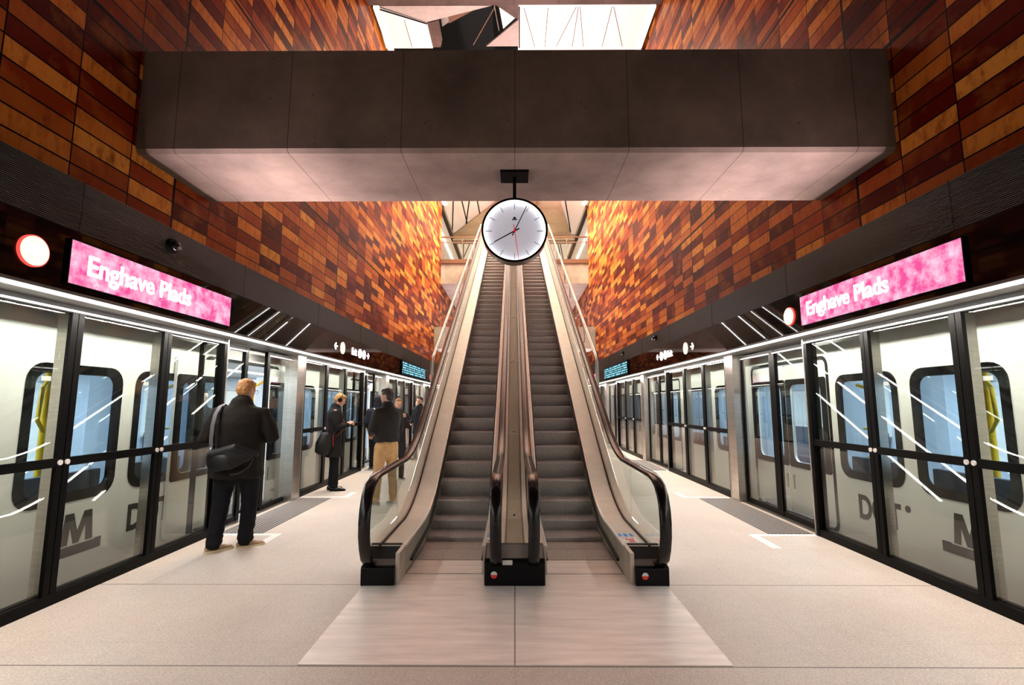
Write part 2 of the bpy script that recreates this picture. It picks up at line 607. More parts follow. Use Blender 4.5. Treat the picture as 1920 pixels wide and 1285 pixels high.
def text(body, name, m, size, side, y, z, x, parent, extrude=.003, sx=1., bold=0.):
    """lettering on a wall plane; side -1 = left wall facing +X, side 1 = right wall"""
    cu = bpy.data.curves.new(name, 'FONT')
    cu.body = body; cu.size = size; cu.extrude = extrude; cu.offset = bold
    t = bpy.data.objects.new('tmp', cu)
    me = evaluated_mesh(t)
    bpy.data.objects.remove(t); bpy.data.curves.remove(cu)
    R = Euler((PI / 2, 0, PI / 2 if side < 0 else -PI / 2)).to_matrix()
    L = parent_world(parent)
    for v in me.vertices:
        p = R @ Vector((v.co.x * sx, v.co.y, v.co.z)) + Vector((x, y, z))
        v.co = p - L
    me.materials.clear(); me.materials.append(m)
    o = bpy.data.objects.new(name, me); COL.objects.link(o)
    o.parent = parent
    return o


SIDE = {-1: 'left', 1: 'right'}
ORD = ['nearest the camera', 'second from the camera', 'third from the camera', 'fourth from the camera', 'fifth from the camera', 'sixth from the camera', 'seventh from the camera']

# ------------------------------------------------------------------ the hall shell
WX = 3.6
YB, YE = -8.0, 46.0
struct('floor', MB().box(-3.78, 3.78, YB, YE, -.3, 0), M['floor'])
for s in (-1, 1):
    nm = SIDE[s]
    struct('wall_' + nm, MB().box(s * WX, s * (WX + .3), YB, 23.6, 3.32, 11.6).box(s * WX, s * (WX + .3), 23.6, YE, 3.32, 7.36), M['orange'])
    # tunnel behind the train
    tn = MB().box(s * 7.3, s * 7.5, YB, YE, -1.2, 3.3).box(s * 3.95, s * 7.5, YB, YE, 3.12, 3.3).box(s * 3.78, s * 7.5, YB, YE, -1.3, -1.1)
    o = struct('wall_' + nm + '_tunnel', tn, M['dark'])
struct('wall_back', MB().box(-7.5, 7.5, YB - .3, YB, -1.2, 11.6), M['conc2'])
struct('wall_front', MB().box(-7.5, 7.5, YE, YE + .3, -1.2, 7.4), M['conc2'])

# near cross beam with the clock under it, and its twin at the far end
def beam(y0, y1, z0, z1, m, label):
    b = MB()
    c = .035
    b.prism_x([(y0, z0 + c), (y0 + c, z0), (y1, z0), (y1, z1), (y0, z1)], -WX, WX)
    o = b.build('concrete_beam', m)
    return tag(o, label, 'beam', None, 'structure')
beam(4.43, 5.59, 3.92, 4.96, M['conc'], 'large dark concrete cross beam above the clock')
beam(21.9, 23.1, 3.95, 4.96, M['conc2'], 'small grey concrete cross beam behind the escalators')

# landing slab
sl = MB().box(-WX, WX, 23.6, YE, 7.36, 8.36)
o = sl.build('landing_slab', M['conc2']); tag(o, 'grey concrete slab of the upper landing', 'slab', None, 'structure')
o = MB().box(-WX, WX, 23.52, 23.9, 8.36, 8.56).box(-WX, WX, 23.9, YE, 8.36, 8.5).build('slab_edge', M['edge'])
tag(o, 'brown metal edge strip along the upper landing', 'edge strip', None, 'structure')

# ------------------------------------------------------------------ ceiling with folded panels
F = 930.; CP, SP = math.cos(PITCH), math.sin(PITCH)
ZC = 11.3
def cpt(px, py, zc=ZC):
    """surveyed corner of a ceiling panel on the ceiling plane"""
    u = (642.5 - py) / F
    t = (zc - 1.55) / (SP + u * CP)
    return ((px - 965) / F * t, (CP - u * SP) * t)

struct('ceiling', MB().box(-WX, WX, YB, 11.1, ZC, ZC + .5).box(-7.5, 7.5, 40, 40.3, 8.5, 12).box(-7.5, -7.2, 23.6, 40, 8.5, 12).box(7.2, 7.5, 23.6, 40, 8.5, 12), M['conc'])
struct('ceiling_void', MB().box(-7.5, 7.5, 11.1, 40.3, 13.4, 13.6).box(-WX - .3, WX + .3, 11.0, 11.1, 11.6, 13.5).box(-WX - .3, -WX, 11.1, 23.6, 11.5, 13.5).box(WX, WX + .3, 11.1, 23.6, 11.5, 13.5), M['void'])
def cpan(name, pix, m, z0=ZC, th=.04, label=None):
    o = MB().prism_z([cpt(*p) for p in pix], z0, z0 + th).build(name, m)
    if label:
        tag(o, label, 'ceiling panel', 'folded ceiling panels')
    o['kind'] = 'structure'
    return o
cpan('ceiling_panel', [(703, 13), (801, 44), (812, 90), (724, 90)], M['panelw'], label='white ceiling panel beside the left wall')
cpan('ceiling_panel', [(710, 12), (922, 12), (801, 42)], M['conc3'], ZC + .02, label='pale folded ceiling panel above the white one')
cpan('ceiling_panel', [(801, 45), (822, 40), (829, 81), (826, 90), (811, 90)], M['conc'], ZC + .03, label='dark concrete ceiling piece left of the black opening')
cpan('ceiling_panel', [(822, 40), (922, 12), (932, 12), (829, 81)], M['conc2'], ZC + .5, label='grey slanting reveal of the ceiling opening')
cpan('ceiling_panel', [(842, 66), (920, 26), (926, 12), (900, 22), (840, 52)], M['beamb'], ZC + .35, .15, label='brown beam inside the ceiling opening')
cpan('ceiling_panel', [(974, 40), (974, 90), (912, 90)], M['conc2'], ZC + .05, label='grey triangular ceiling piece beside the centre line')
cpan('ceiling_panel', [(928, 12), (974, 12), (974, 40), (966, 38)], M['conc'], ZC + .06, label='dark concrete ceiling corner at the centre line')
cpan('ceiling_panel', [(936, 18), (967, 39), (944, 60)], M['panelw'], ZC + .09, label='small white triangular ceiling panel')
# thin rods crossing the opening
rod = MB()
for a, b in (((888, 90), (928, 20)), ((936, 64), (927, 16)), ((829, 81), (822, 42))):
    p, q = cpt(*a), cpt(*b)
    rod.tube([(p[0], p[1], ZC + .1), (q[0], q[1], ZC + .1)], .012, 6)
o = rod.build('ceiling_rods', M['tube']); o['kind'] = 'structure'
# right half: one long white panel
rt = MB().prism_z([(.10, 11.1), (3.36, 11.1), (3.36, 22.4), (.10, 22.4)], ZC, ZC + .04)
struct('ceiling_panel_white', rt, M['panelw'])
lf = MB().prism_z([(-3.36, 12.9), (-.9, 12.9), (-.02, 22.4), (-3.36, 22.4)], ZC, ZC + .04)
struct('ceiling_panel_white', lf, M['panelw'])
ln = MB()
def cline(a, b, wd=.010, z=ZC - .006):
    p, q = Vector(cpt(*a)), Vector(cpt(*b)); d = (q - p).normalized(); nn = Vector((-d.y, d.x)) * wd
    ln.prism_z([tuple(p + nn), tuple(q + nn), tuple(q - nn), tuple(p - nn)], z, z + .005)
for a, b in (((983, 15), (1003, 88)), ((1028, 15), (1022, 88)), ((1081, 13), (1043, 88)), ((1085, 13), (1073, 88)), ((1088, 13), (1094, 88)),
             ((1148, 13), (1129, 88)), ((1151, 13), (1167, 88)), ((758, 36), (773, 88))):
    cline(a, b, .007)
cline((704, 14), (801, 44), .022)
cline((974, 12), (974, 90), .016, ZC - .008)
for a, b in (((850, 376), (848, 440)), ((866, 376), (876, 418)), ((880, 376), (874, 420)), ((895, 376), (900, 402)),
             ((1060, 376), (1070, 436)), ((869, 450), (869, 486)), ((884, 450), (868, 486)), ((1045, 450), (1052, 486)), ((1049, 450), (1056, 486))):
    cline(a, b, .03)
struct('ceiling_joints', ln, M['black'])
# beyond the landing: concrete fold between two white fields
struct('ceiling_fold', MB().prism_z([cpt(937, 372), cpt(1049, 372), cpt(1071, 441), cpt(848, 441)], ZC - .03, ZC + .1), M['conc3'])
struct('ceiling_fold_beam', MB().box(-3.6, 3.5, 27.9, 28.6, ZC - .3, ZC + .1), M['conc2'])
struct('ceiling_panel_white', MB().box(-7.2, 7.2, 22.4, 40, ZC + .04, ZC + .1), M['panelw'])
for s in (-1, 1):
    struct('ceiling_edge_beam', MB().box(s * 3.52, s * 3.72, 11.1 if False else 23.6, 38, ZC - .18, ZC + .04), M['rib'])
    o = MB().box(s * 3.36, s * 3.50, 11.15, 23.5, ZC - .02, ZC + .06).build('ceiling_light_line', M['ledw'])
    tag(o, 'warm white light line where the ceiling meets the %s orange wall' % SIDE[s], 'light', 'ceiling light lines')
    o = MB().box(s * 4.18, s * 4.30, 23.6, 38, ZC - .02, ZC + .03).build('ceiling_light_line', M['ledw'])
    tag(o, 'white light line in the upper hall, %s of the escalators' % SIDE[s], 'light', 'upper hall light lines')

# guard on the landing
for s in (-1, 1):
    t = thing('landing_guard', 'glass guard with a brown top rail on the %s of the upper landing' % SIDE[s], 'railing', (s * 2.5, 23.66, 8.56), 'landing guards')
    MB().box(s * 1.55, s * WX, 23.63, 23.69, 9.69, 9.75).build('top_rail', M['edge'], t)
    MB().box(s * 1.55, s * WX, 23.64, 23.68, 9.44, 9.47).build('middle_rail', M['tube'], t)
    MB().box(s * 1.56, s * (WX - .01), 23.655, 23.665, 8.56, 9.42).build('glass_panel', M['bglass'], t)
    for xx in (1.58, 2.55, 3.5):
        MB().box(s * xx, s * (xx + .03), 23.64, 23.68, 8.56, 9.69).build('post', M['tube'], t)

# ------------------------------------------------------------------ fascia, ribbed band, strip light, signs
def fascia(s):
    nm = SIDE[s]; X = 3.45
    o = struct('trim_fascia_' + nm, MB().box(s * X, s * (X + .08), YB, YE, 2.40, 2.895), M['gloss'])
    b = MB().box(s * (X + .02), s * WX, YB, YE, 2.90, 3.315)
    n = 28
    for k in range(n):
        z = 2.905 + k * (.405 / n)
        h = .405 / n
        b.prism_y([(s * (X + .02), z), (s * X, z + h * .2), (s * X, z + h * .55), (s * (X + .02), z + h * .75)], YB, YE)
    struct('trim_ribbed_' + nm, b, M['rib'])
    j = MB()
    y = 3.78
    while y < 40:
        j.box(s * (X - .002), s * (X + .01), y - .004, y + .004, 2.9, 3.315); y += 2.4
    struct('trim_joint_' + nm, j, M['brush'])
    t = thing('strip_light', 'continuous white strip light above the %s platform screens' % nm, 'light', (s * 3.40, 0, 2.36), 'platform strip lights')
    MB().box(s * 3.37, s * 3.47, YB, YE, 2.375, 2.40).box(s * 3.40, s * 3.72, YB, YE, 2.345, 2.375).build('housing', M['rib'], t)
    MB().box(s * 3.366, s * 3.392, YB, YE, 2.350, 2.372).build('diffuser', M['led'], t)
    # soffit above the doors
    struct('trim_soffit_' + nm, MB().box(s * 3.47, s * 3.95, YB, YE, 2.375, 2.43).box(s * 3.53, s * 3.95, YB, YE, 2.43, 3.2), M['black'])

def sign(s, y0, y1, near):
    where = 'near' if near else 'far'
    yc = (y0 + y1) / 2
    t = thing('station_sign', 'glowing pink station name sign on the %s fascia, %s' % (SIDE[s], 'large and closest to the camera' if near else 'small, seen past the escalators'), 'sign', (s * 3.44, yc, 2.64), 'pink station signs')
    MB().box(s * 3.425, s * 3.45, y0 - .01, y1 + .01, 2.465, 2.825).build('frame', M['black'], t)
    MB().box(s * 3.42, s * 3.43, y0, y1, 2.475, 2.815).build('face', M['pink'], t)
    st = y0 + .14 if s < 0 else y1 - .12
    text('Enghave Plads', 'lettering', M['glow'], .23, s, st, 2.575, s * 3.417, t, bold=.004)
    yb = y0 - .28 if s < 0 else y1 + .28
    t = thing('line_badge', 'round glowing M3 line badge beside the %s pink sign on the %s' % (where, SIDE[s]), 'sign', (s * 3.44, yb, 2.635), 'round line badges')
    MB().cyl((s * 3.43, yb, 2.635), (s * 3.449, yb, 2.635), .115, 36).build('rim', M['badger'], t)
    MB().cyl((s * 3.424, yb, 2.635), (s * 3.431, yb, 2.635), .105, 36).build('face', M['badge'], t)
    text('M3', 'lettering', M['glow'], .12, s, yb - (.085 if s < 0 else -.085), 2.60, s * 3.421, t, bold=.003)

def disc_sign(t, s, y, z, r, m):
    MB().cyl((s * 3.436, y, z), (s * 3.45, y, z), r, 28).build('disc', m, t)

def arrow(t, s, y, z, d, m):
    """flat arrow; d=+1 points to increasing reading direction"""
    q = -s * d      # towards +Y on the left wall when d=1
    b = MB()
    def bar(p0, p1, wd=.012):
        p0 = Vector(p0); p1 = Vector(p1); dd = (p1 - p0).normalized(); nn = Vector((-dd.y, dd.x)) * wd
        b.prism_x([tuple(p0 + nn), tuple(p1 + nn), tuple(p1 - nn), tuple(p0 - nn)], s * 3.438, s * 3.45)
    bar((y - q * .07, z), (y + q * .07, z)); bar((y + q * .07, z), (y + q * .01, z + .06)); bar((y + q * .07, z), (y + q * .01, z - .06))
    b.build('arrow', m, t)

def exit_signs(s):
    z = 2.66
    g = 'lit direction signs'
    t = thing('direction_sign', 'lit arrow and round badge beside the exit sign on the %s fascia' % SIDE[s], 'sign', (s * 3.45, 9.75, z), g)
    if s < 0:
        arrow(t, s, 9.50, z, -1, M['glow']); disc_sign(t, s, 9.86, z, .12, M['badge'])
    else:
        arrow(t, s, 9.60, z, 1, M['glow']); disc_sign(t, s, 9.96, z, .12, M['badge'])
    t = thing('exit_sign', 'lit Exit sign with two round badges and an arrow on the %s fascia' % SIDE[s], 'sign', (s * 3.45, 11, z), g)
    if s < 0:
        text('Exit', 'lettering', M['glow'], .21, s, 10.42, z - .07, s * 3.44, t, bold=.003)
        disc_sign(t, s, 10.98, z, .10, M['glow']); disc_sign(t, s, 11.28, z, .10, M['glow']); arrow(t, s, 11.58, z, 1, M['glow'])
    else:
        text('Exit', 'lettering', M['glow'], .21, s, 11.14, z - .07, s * 3.44, t, bold=.003)
        disc_sign(t, s, 11.32, z, .10, M['glow']); disc_sign(t, s, 11.62, z, .10, M['glow']); arrow(t, s, 11.92, z, -1, M['glow'])
    t = thing('departure_board', 'pale blue departure screen on the far %s fascia' % SIDE[s], 'screen', (s * 3.43, 16.9, 2.66), 'departure screens')
    MB().box(s * 3.41, s * 3.45, 15.0, 18.9, 2.44, 2.88).build('casing', M['black'], t)
    MB().box(s * 3.405, s * 3.412, 15.05, 18.85, 2.47, 2.85).build('screen', M['board'], t)

def dome(s, y, z, label):
    t = thing('dome_camera', label, 'camera', (s * 3.45, y, z), 'dome cameras on the ribbed bands')
    MB().cyl((s * 3.45, y, z), (s * 3.41, y, z), .072, 28).build('mount', M['black'], t, smooth=40)
    MB().ell((s * 3.41, y, z), (.055, .055, .055)).build('dome', M['gloss'], t, smooth=180)
    MB().cyl((s * 3.40, y + .02, z - .02), (s * 3.345, y - .01, z - .025), .018, 16).build('lens', M['steel'], t, smooth=40)

for s in (-1, 1):
    fascia(s)
    sign(s, 3.70, 5.86, True)
    sign(s, 20.6, 22.8, False)
    exit_signs(s)
dome(-1, 4.80, 3.12, 'black dome camera on the left ribbed band above the pink sign')
dome(1, 12.0, 3.14, 'black dome camera on the right ribbed band, the nearer of two')
dome(1, 15.65, 3.14, 'black dome camera on the right ribbed band, the farther of two')

# ------------------------------------------------------------------ platform screens
def post(mb, mbs, s, y, double=True):
    w_ = .058
    mb.box(s * 3.592, s * 3.625, y - w_, y - .004, .02, 2.30)
    if double:
        mb.box(s * 3.592, s * 3.625, y + .004, y + w_, .02, 2.30)
    mbs.box(s * 3.625, s * 3.74, y - .022, y + .022, .02, 2.30)

def fixed_screen(s, y0, k, npan=3):
    y1 = y0 + npan * 1.117 + .0
    t = thing('fixed_glass_screen', 'fixed three-pane glass platform screen on the %s, %s' % (SIDE[s], ORD[k]), 'glass screen', (s * 3.62, (y0 + y1) / 2, 0), 'fixed glass screens')
    MB().box(s * 3.59, s * 3.70, y0, y1, 0.0, .085).build('sill', M['black'], t)
    MB().box(s * 3.59, s * 3.70, y0, y1, 2.285, 2.345).build('header', M['black'], t)
    MB().box(s * 3.578, s * 3.592, y0, y1, 2.292, 2.306).build('header_trim', M['psteel'], t)
    MB().box(s * 3.594, s * 3.62, y0 + .02, y1 - .02, 1.055, 1.125).build('middle_rail', M['black'], t)
    cut = [y0, y0 + 1.235, y0 + 2.305, y1] if k == 0 else [y0, y0 + 1.06, y0 + 2.13, y1]
    for i in range(npan):
        a, b = cut[i], cut[i + 1]
        MB().box(s * 3.626, s * 3.640, a + .03, b - .03, .085, 2.285).build('glass_pane', M['glass'], t)
    for i in range(1, npan):
        bl, st = MB(), MB(); post(bl, st, s, cut[i])
        q = bl.build('post', M['black'], t); st.build('fin', M['steel'], q)
        for dy in (-.032, .032):
            MB().cyl((s * 3.598, cut[i] + dy, 1.09), (s * 3.583, cut[i] + dy, 1.09), .021, 18).build('cap_bolt', M['psteel'], t, smooth=40)
    for yy in (y0, y1):
        q = MB().box(s * 3.592, s * 3.625, yy - .0, yy + (.055 if yy == y0 else -.055), 0.02, 2.30) if False else None
        a, b = (y0, y0 + .045) if yy == y0 else (y1 - .045, y1)
        MB().box(s * 3.585, s * 3.69, a, b, .0, 2.345).build('end_post', M['black'], t)
        a, b = (y0 - .022, y0) if yy == y0 else (y1, y1 + .022)
        MB().box(s * 3.575, s * 3.69, a, b, .0, 2.345).build('end_trim', M['steel'], t)

def leaf(s, y0, y1, label, edge):
    t = thing('sliding_door', label, 'door', (s * 3.72, (y0 + y1) / 2, 0), 'sliding platform doors')
    MB().box(s * 3.715, s * 3.727, y0 + .03, y1 - .03, .07, 2.26).build('glass_pane', M['glass'], t)
    f = MB().box(s * 3.705, s * 3.745, y0, y1, .012, .075).box(s * 3.705, s * 3.745, y0, y1, 2.26, 2.32)
    f.build('rail', M['black'], t)
    e0, e1 = (.075, .03) if edge < 0 else (.03, .075)
    MB().box(s * 3.700, s * 3.752, y0, y0 + e0, .012, 2.32).build('stile', M['black'], t)
    MB().box(s * 3.700, s * 3.752, y1 - e1, y1, .012, 2.32).build('stile', M['black'], t)
    MB().box(s * 3.690, s * 3.700, y0 + .05, y1 - .05, 2.262, 2.276).build('light_trim', M['psteel'], t)

PER = 5.68
for s in (-1, 1):
    for k in range(7):
        y0 = 2.78 + PER * k
        fixed_screen(s, y0 - .0, k)
        # door gap between y0+3.35 and next screen
        g0 = y0 + 3.351 + .024; g1 = y0 + PER - .024
        cc = MB().box(s * 3.58, s * 3.79, g1 - .27, g1, 0, 2.345)
        o = cc.build('steel_column', M['steel'])
        tag(o, 'brushed steel column beside the doors on the %s platform edge, %s' % (SIDE[s], ORD[k]), 'column', 'steel door columns')
        mid = (g0 + g1 - .27) / 2
        op = .30 if (s < 0 and k == 0) else (.35 if (s < 0 and k == 1) else 0)
        leaf(s, g0 - op, mid - op, 'near leaf of the sliding glass doors on the %s, doorway %s' % (SIDE[s], ORD[k]), 1)
        leaf(s, mid + op * .8, g1 - .272 + op * .8, 'far leaf of the sliding glass doors on the %s, doorway %s' % (SIDE[s], ORD[k]), -1)
        # threshold
        o = MB().box(s * 3.62, s * 3.90, g0, g1 - .27, -.02, .01).build('door_threshold', M['steel'])
        tag(o, 'steel threshold strip under the %s sliding doors, doorway %s' % (SIDE[s], ORD[k]), 'threshold', 'door thresholds')
        # tactile pad
        if k < 4:
            t = thing('tactile_pad', 'dark studded tactile pad before the %s doors, doorway %s' % (SIDE[s], ORD[k]), 'tactile pad', (s * 3.3, (g0 + g1) / 2, 0), 'tactile pads')
            a, b = g0 + .03, g1
            MB().box(s * 3.04, s * 3.57, a, b, 0, .004).build('pad', M['tact'], t)
            st = MB()
            nx = 11 if k < 2 else 6; ny = int((b - a) / (.05 if k < 2 else .1))
            for i in range(nx):
                for j in range(ny):
                    cx = 3.04 + .53 * (i + .5) / nx; cy = a + (b - a) * (j + .5 + .25 * (i % 2)) / (ny + .5)
                    r = .0135 if k < 2 else .02
                    vs = [(s * cx + r * math.cos(q), cy + r * math.sin(q), .0042) for q in (0, 1.05, 2.1, 3.14, 4.19, 5.24)]
                    vt = [(s * cx + r * .6 * math.cos(q), cy + r * .6 * math.sin(q), .009) for q in (0, 1.05, 2.1, 3.14, 4.19, 5.24)]
                    st.add(vs + vt, [(0, 1, 7, 6), (1, 2, 8, 7), (2, 3, 9, 8), (3, 4, 10, 9), (4, 5, 11, 10), (5, 0, 6, 11), (6, 7, 8, 9, 10, 11)])
            q = st.build('studs', M['stud'], t); q['kind'] = 'stuff'
            # white queue marks at both ends of the pad
            for e, yy, dr in (('near', a - .09, -1), ('far', b + .05, 1)):
                mk = MB().prism_z([(s * 3.57, yy), (s * 3.57, yy + .085), (s * 2.84, yy + .085), (s * 2.78, yy + .06), (s * 2.78, yy)] if dr > 0 else
                                  [(s * 3.57, yy), (s * 3.57, yy + .085), (s * 2.78, yy + .085), (s * 2.78, yy + .02), (s * 2.84, yy)], .0005, .003)
                mk.prism_z([(s * 2.78, yy + (.06 if dr > 0 else .02)), (s * 2.88, yy + .03), (s * 2.88, yy + dr * .5), (s * 2.78, yy + dr * .5)], .0005, .0032)
                o = mk.build('floor_marking', M['white'])
                tag(o, 'white angled floor line at the %s end of the %s tactile pad, doorway %s' % (e, SIDE[s], ORD[k]), 'floor marking', 'white floor lines')

# ------------------------------------------------------------------ trains
def train(s):
    X = 3.98
    t = thing('metro_train', 'white metro train with %s standing behind the %s platform screens' % ('open doors' if s < 0 else 'closed doors', SIDE[s]), 'train', (s * 5.1, 20, 0), 'metro trains')
    doors = [7.35 + PER * k for k in range(-1, 6)]
    wins = [(4.02, 5.03), (5.20, 6.20)]
    for k in range(5):
        c = doors[1 + k]
        wins += [(c + 1.22, c + 2.58), (c + 2.78, c + 4.40)]
    wins += [(-2.6, -1.3), (-1.1, .2)]
    z0, z1 = .68, 1.90
    y0, y1 = -5.0, 42.0
    holes = [rrect(a, b, z0, z1, .16) for a, b in wins]
    dh = [rrect(c - .98, c + .98, -.0, 2.13, .10) for c in doors]
    body = MB(); plate_mesh(body, [(y0, -.9), (y1, -.9), (y1, 2.12 + .06), (y0, 2.12 + .06)], holes + dh, s * X, s * (X + .05))
    body.build('body_side', M['train'], t)
    # roof: curved shoulder
    prof = [(X, 2.18)] + [(X + .42 * (1 - math.cos(a)), 2.18 + .42 * math.sin(a)) for a in [PI / 2 * i / 8 for i in range(1, 9)]]
    prof += [(6.1, 2.60), (6.5, 2.2), (6.5, -.9), (6.45, -.9), (6.45, 2.15)] + [(X + .06, 2.15)]
    MB().prism_y([(s * a, b) for a, b in prof], y0, y1).build('roof', M['train'], t, smooth=40)
    MB().box(s * (X + .06), s * 6.45, y0, y1, -.25, .0).build('compartment_floor', M['dark'], t)
    MB().box(s * (X + .35), s * 6.2, y0, y1, 2.16, 2.19).build('compartment_ceiling', M['train'], t)
    lt = MB().box(s * 5.0, s * 5.25, y0 + .2, y1 - .2, 2.145, 2.16); lt.build('ceiling_light', M['glow'], t)
    fw = MB(); holes2 = [rrect(a, b, .85, 1.85, .12) for a, b in wins] + [rrect(c + d * .46 - .33, c + d * .46 + .33, .75, 1.85, .1) for c in doors for d in (-1, 1)]
    plate_mesh(fw, [(y0, 0), (y1, 0), (y1, 2.16), (y0, 2.16)], holes2, s * 6.40, s * 6.43)
    fw.build('far_side_lining', M['blue'], t)
    for (a, b) in wins:
        fr = MB(); plate_mesh(fr, rrect(a, b, z0, z1, .16), [rrect(a + .085, b - .085, z0 + .085, z1 - .085, .10)], s * (X - .006), s * (X + .03))
        f = fr.build('window_frame', M['tblack'], t)
        g = MB(); plate_mesh(g, rrect(a + .08, b - .08, z0 + .08, z1 - .08, .10), [], s * (X + .012), s * (X + .020))
        g.build('pane', M['wglass'], f)
        g = MB(); plate_mesh(g, rrect(a, b, .85, 1.85, .12), [], s * 6.44, s * 6.448)
        # seats under each window, backs against the far side
        sb = MB().box(s * (X + .10), s * (X + .16), a + .08, b - .05, .30, .92).box(s * (X + .16), s * (X + .55), a + .08, b - .05, .36, .46)
        sb.build('seat', M['seat'], t)
        MB().box(s * 6.0, s * 6.38, a + .05, b - .05, .36, .46).box(s * 6.30, s * 6.38, a + .05, b - .05, .46, 1.05).build('seat', M['seat'], t)
        # pale partition beside the window and the yellow pole
        MB().box(s * (X + .08), s * (X + .50), a + .02, a + .05, .30, 2.0).build('partition', M['blue'], t)
    for i, c in enumerate(doors):
        op = .62 if (s < 0 and i == 1) else (.5 if (s < 0 and i == 2) else 0)
        fr = MB(); plate_mesh(fr, rrect(c - 1.03, c + 1.03, -.05, 2.17, .13), [rrect(c - .98, c + .98, .0, 2.13, .10)], s * (X - .004), s * (X + .06))
        fr.build('door_frame', M['tblack'], t)
        for d in (-1, 1):
            a, b = (c - .97, c - .004) if d < 0 else (c + .004, c + .97)
            a += d * op; b += d * op
            xo = -.05 if op else 0
            lf = MB()
            plate_mesh(lf, rrect(a, b, .03, 2.11, .05), [rrect(a + .13, b - .13, .74, 1.82, .10)], s * (X + .0 + xo), s * (X + .035 + xo))
            L = lf.build('door_leaf', M['train'], t)
            ws = MB(); plate_mesh(ws, rrect(a + .005, b - .005, .66, 1.90, .04), [rrect(a + .12, b - .12, .74, 1.82, .10)], s * (X - .006 + xo), s * (X + .0 + xo))
            ws.build('window_surround', M['tblack'], L)
            g = MB(); plate_mesh(g, rrect(a + .12, b - .12, .74, 1.82, .10), [], s * (X + .012 + xo), s * (X + .02 + xo)); g.build('pane', M['wglass'], L)
            hb = MB().box(s * (X - .012 + xo), s * (X + xo), (b - .09) if d < 0 else (a + .06), (b - .06) if d < 0 else (a + .09), .35, .55); hb.build('door_grip', M['steel'], L)
        for d in (-.86, .86):      # grab poles just inside the doorway
            yy = c + d
            MB().tube([(s * 4.32, yy, .02), (s * 4.32, yy, 1.72), (s * 4.28, yy - .02 * d, 1.84), (s * 4.16, yy, 1.92), (s * 4.05, yy, 1.95)], .019, 10).build('grab_pole', M['yellow'], t, smooth=60)
            MB().box(s * 4.12, s * 4.60, yy + (.05 if d > 0 else -.08), yy + (.08 if d > 0 else -.05), .35, 1.95).build('partition', M['blue'], t)
    # grab poles behind the two near windows
    MB().tube([(s * 4.45, 4.72, .3), (s * 4.45, 4.72, 2.14)], .030, 10).build('grab_pole', M['yellow'], t, smooth=60)
    MB().tube([(s * 4.45, 4.72, 1.02), (s * 4.45, 5.2, 1.0), (s * 4.45, 5.35, .98)], .016, 8).build('grab_pole', M['yellow'], t, smooth=60)
    MB().tube([(s * 4.44, 4.72, 1.78), (s * 4.40, 4.62, 1.70), (s * 4.40, 4.60, 1.4), (s * 4.44, 4.72, 1.28)], .018, 8).build('grab_pole', M['yellow'], t, smooth=60)
    MB().tube([(s * 4.25, 6.20, .86), (s * 4.25, 6.06, .92), (s * 4.25, 6.02, 1.05), (s * 4.25, 6.00, 1.62), (s * 4.25, 6.06, 1.74), (s * 4.25, 6.20, 1.78)], .021, 10).build('grab_pole', M['yellow'], t, smooth=60)
    MB().tube([(s * 4.25, 5.89, 1.25), (s * 4.25, 6.14, 1.25)], .014, 8).build('grab_pole', M['yellow'], t, smooth=60)
    for (ya, yb) in ((4.16, 4.25), (5.32, 5.42)):
        MB().box(s * (X + .006), s * (X + .011), ya, yb, 1.745, 1.785).build('window_sticker', M['stk'], t)
    MB().cyl((s * (X + .006), 4.33, 1.755), (s * (X + .011), 4.33, 1.755), .035, 20).build('window_sticker', M['sgreen'], t)
    for k in range(1, 5):
        c = doors[1 + k] - PER
        for dy in (1.95, 3.5):
            MB().tube([(s * 4.45, c + dy, .0), (s * 4.45, c + dy, 2.14)], .020, 8).build('grab_pole', M['yellow'], t, smooth=60)
    # lettering: DOT and the M mark with its bar
    xx = s * (X - .002)
    st = 5.24 if s < 0 else 5.95
    text('DOT', 'lettering', M['ink'], .36, s, st - (0 if s < 0 else -.0), .26, xx, t, extrude=.002, sx=.82, bold=.012)
    q = st + .74 if s < 0 else st - .74
    MB().cyl((s * (X - .004), q, .49), (s * (X + .001), q, .49), .035, 18).build('lettering', M['ink'], t)
    m = MB()
    def P(u, v):       # u to the right as one reads it
        return ((4.50 + u * .93) if s < 0 else (4.79 - u * .93), v)
    if s < 0:
        poly = [(0, .30), (.03, .57), (.12, .57), (.175, .40), (.24, .57), (.33, .57), (.36, .30), (.28, .30), (.265, .46), (.20, .30), (.14, .30), (.09, .46), (.075, .30)]
        bar = [(-.01, .20), (.47, .20), (.47, .295), (.40, .295), (.385, .285), (-.01, .285)]
    else:
        poly = [(.10, .30), (.13, .57), (.22, .57), (.275, .40), (.34, .57), (.43, .57), (.46, .30), (.38, .30), (.365, .46), (.30, .30), (.24, .30), (.19, .46), (.175, .30)]
        bar = [(-.04, .20), (.47, .20), (.47, .285), (.07, .285), (.06, .295), (-.04, .295)]
    o_, i_ = [P(*a) for a in poly], [P(*a) for a in bar]
    plate_mesh(m, o_, [], s * (X - .004), s * (X + .001)); plate_mesh(m, i_, [], s * (X - .004), s * (X + .001))
    m.build('train_mark', M['ink'], t)
train(-1); train(1)

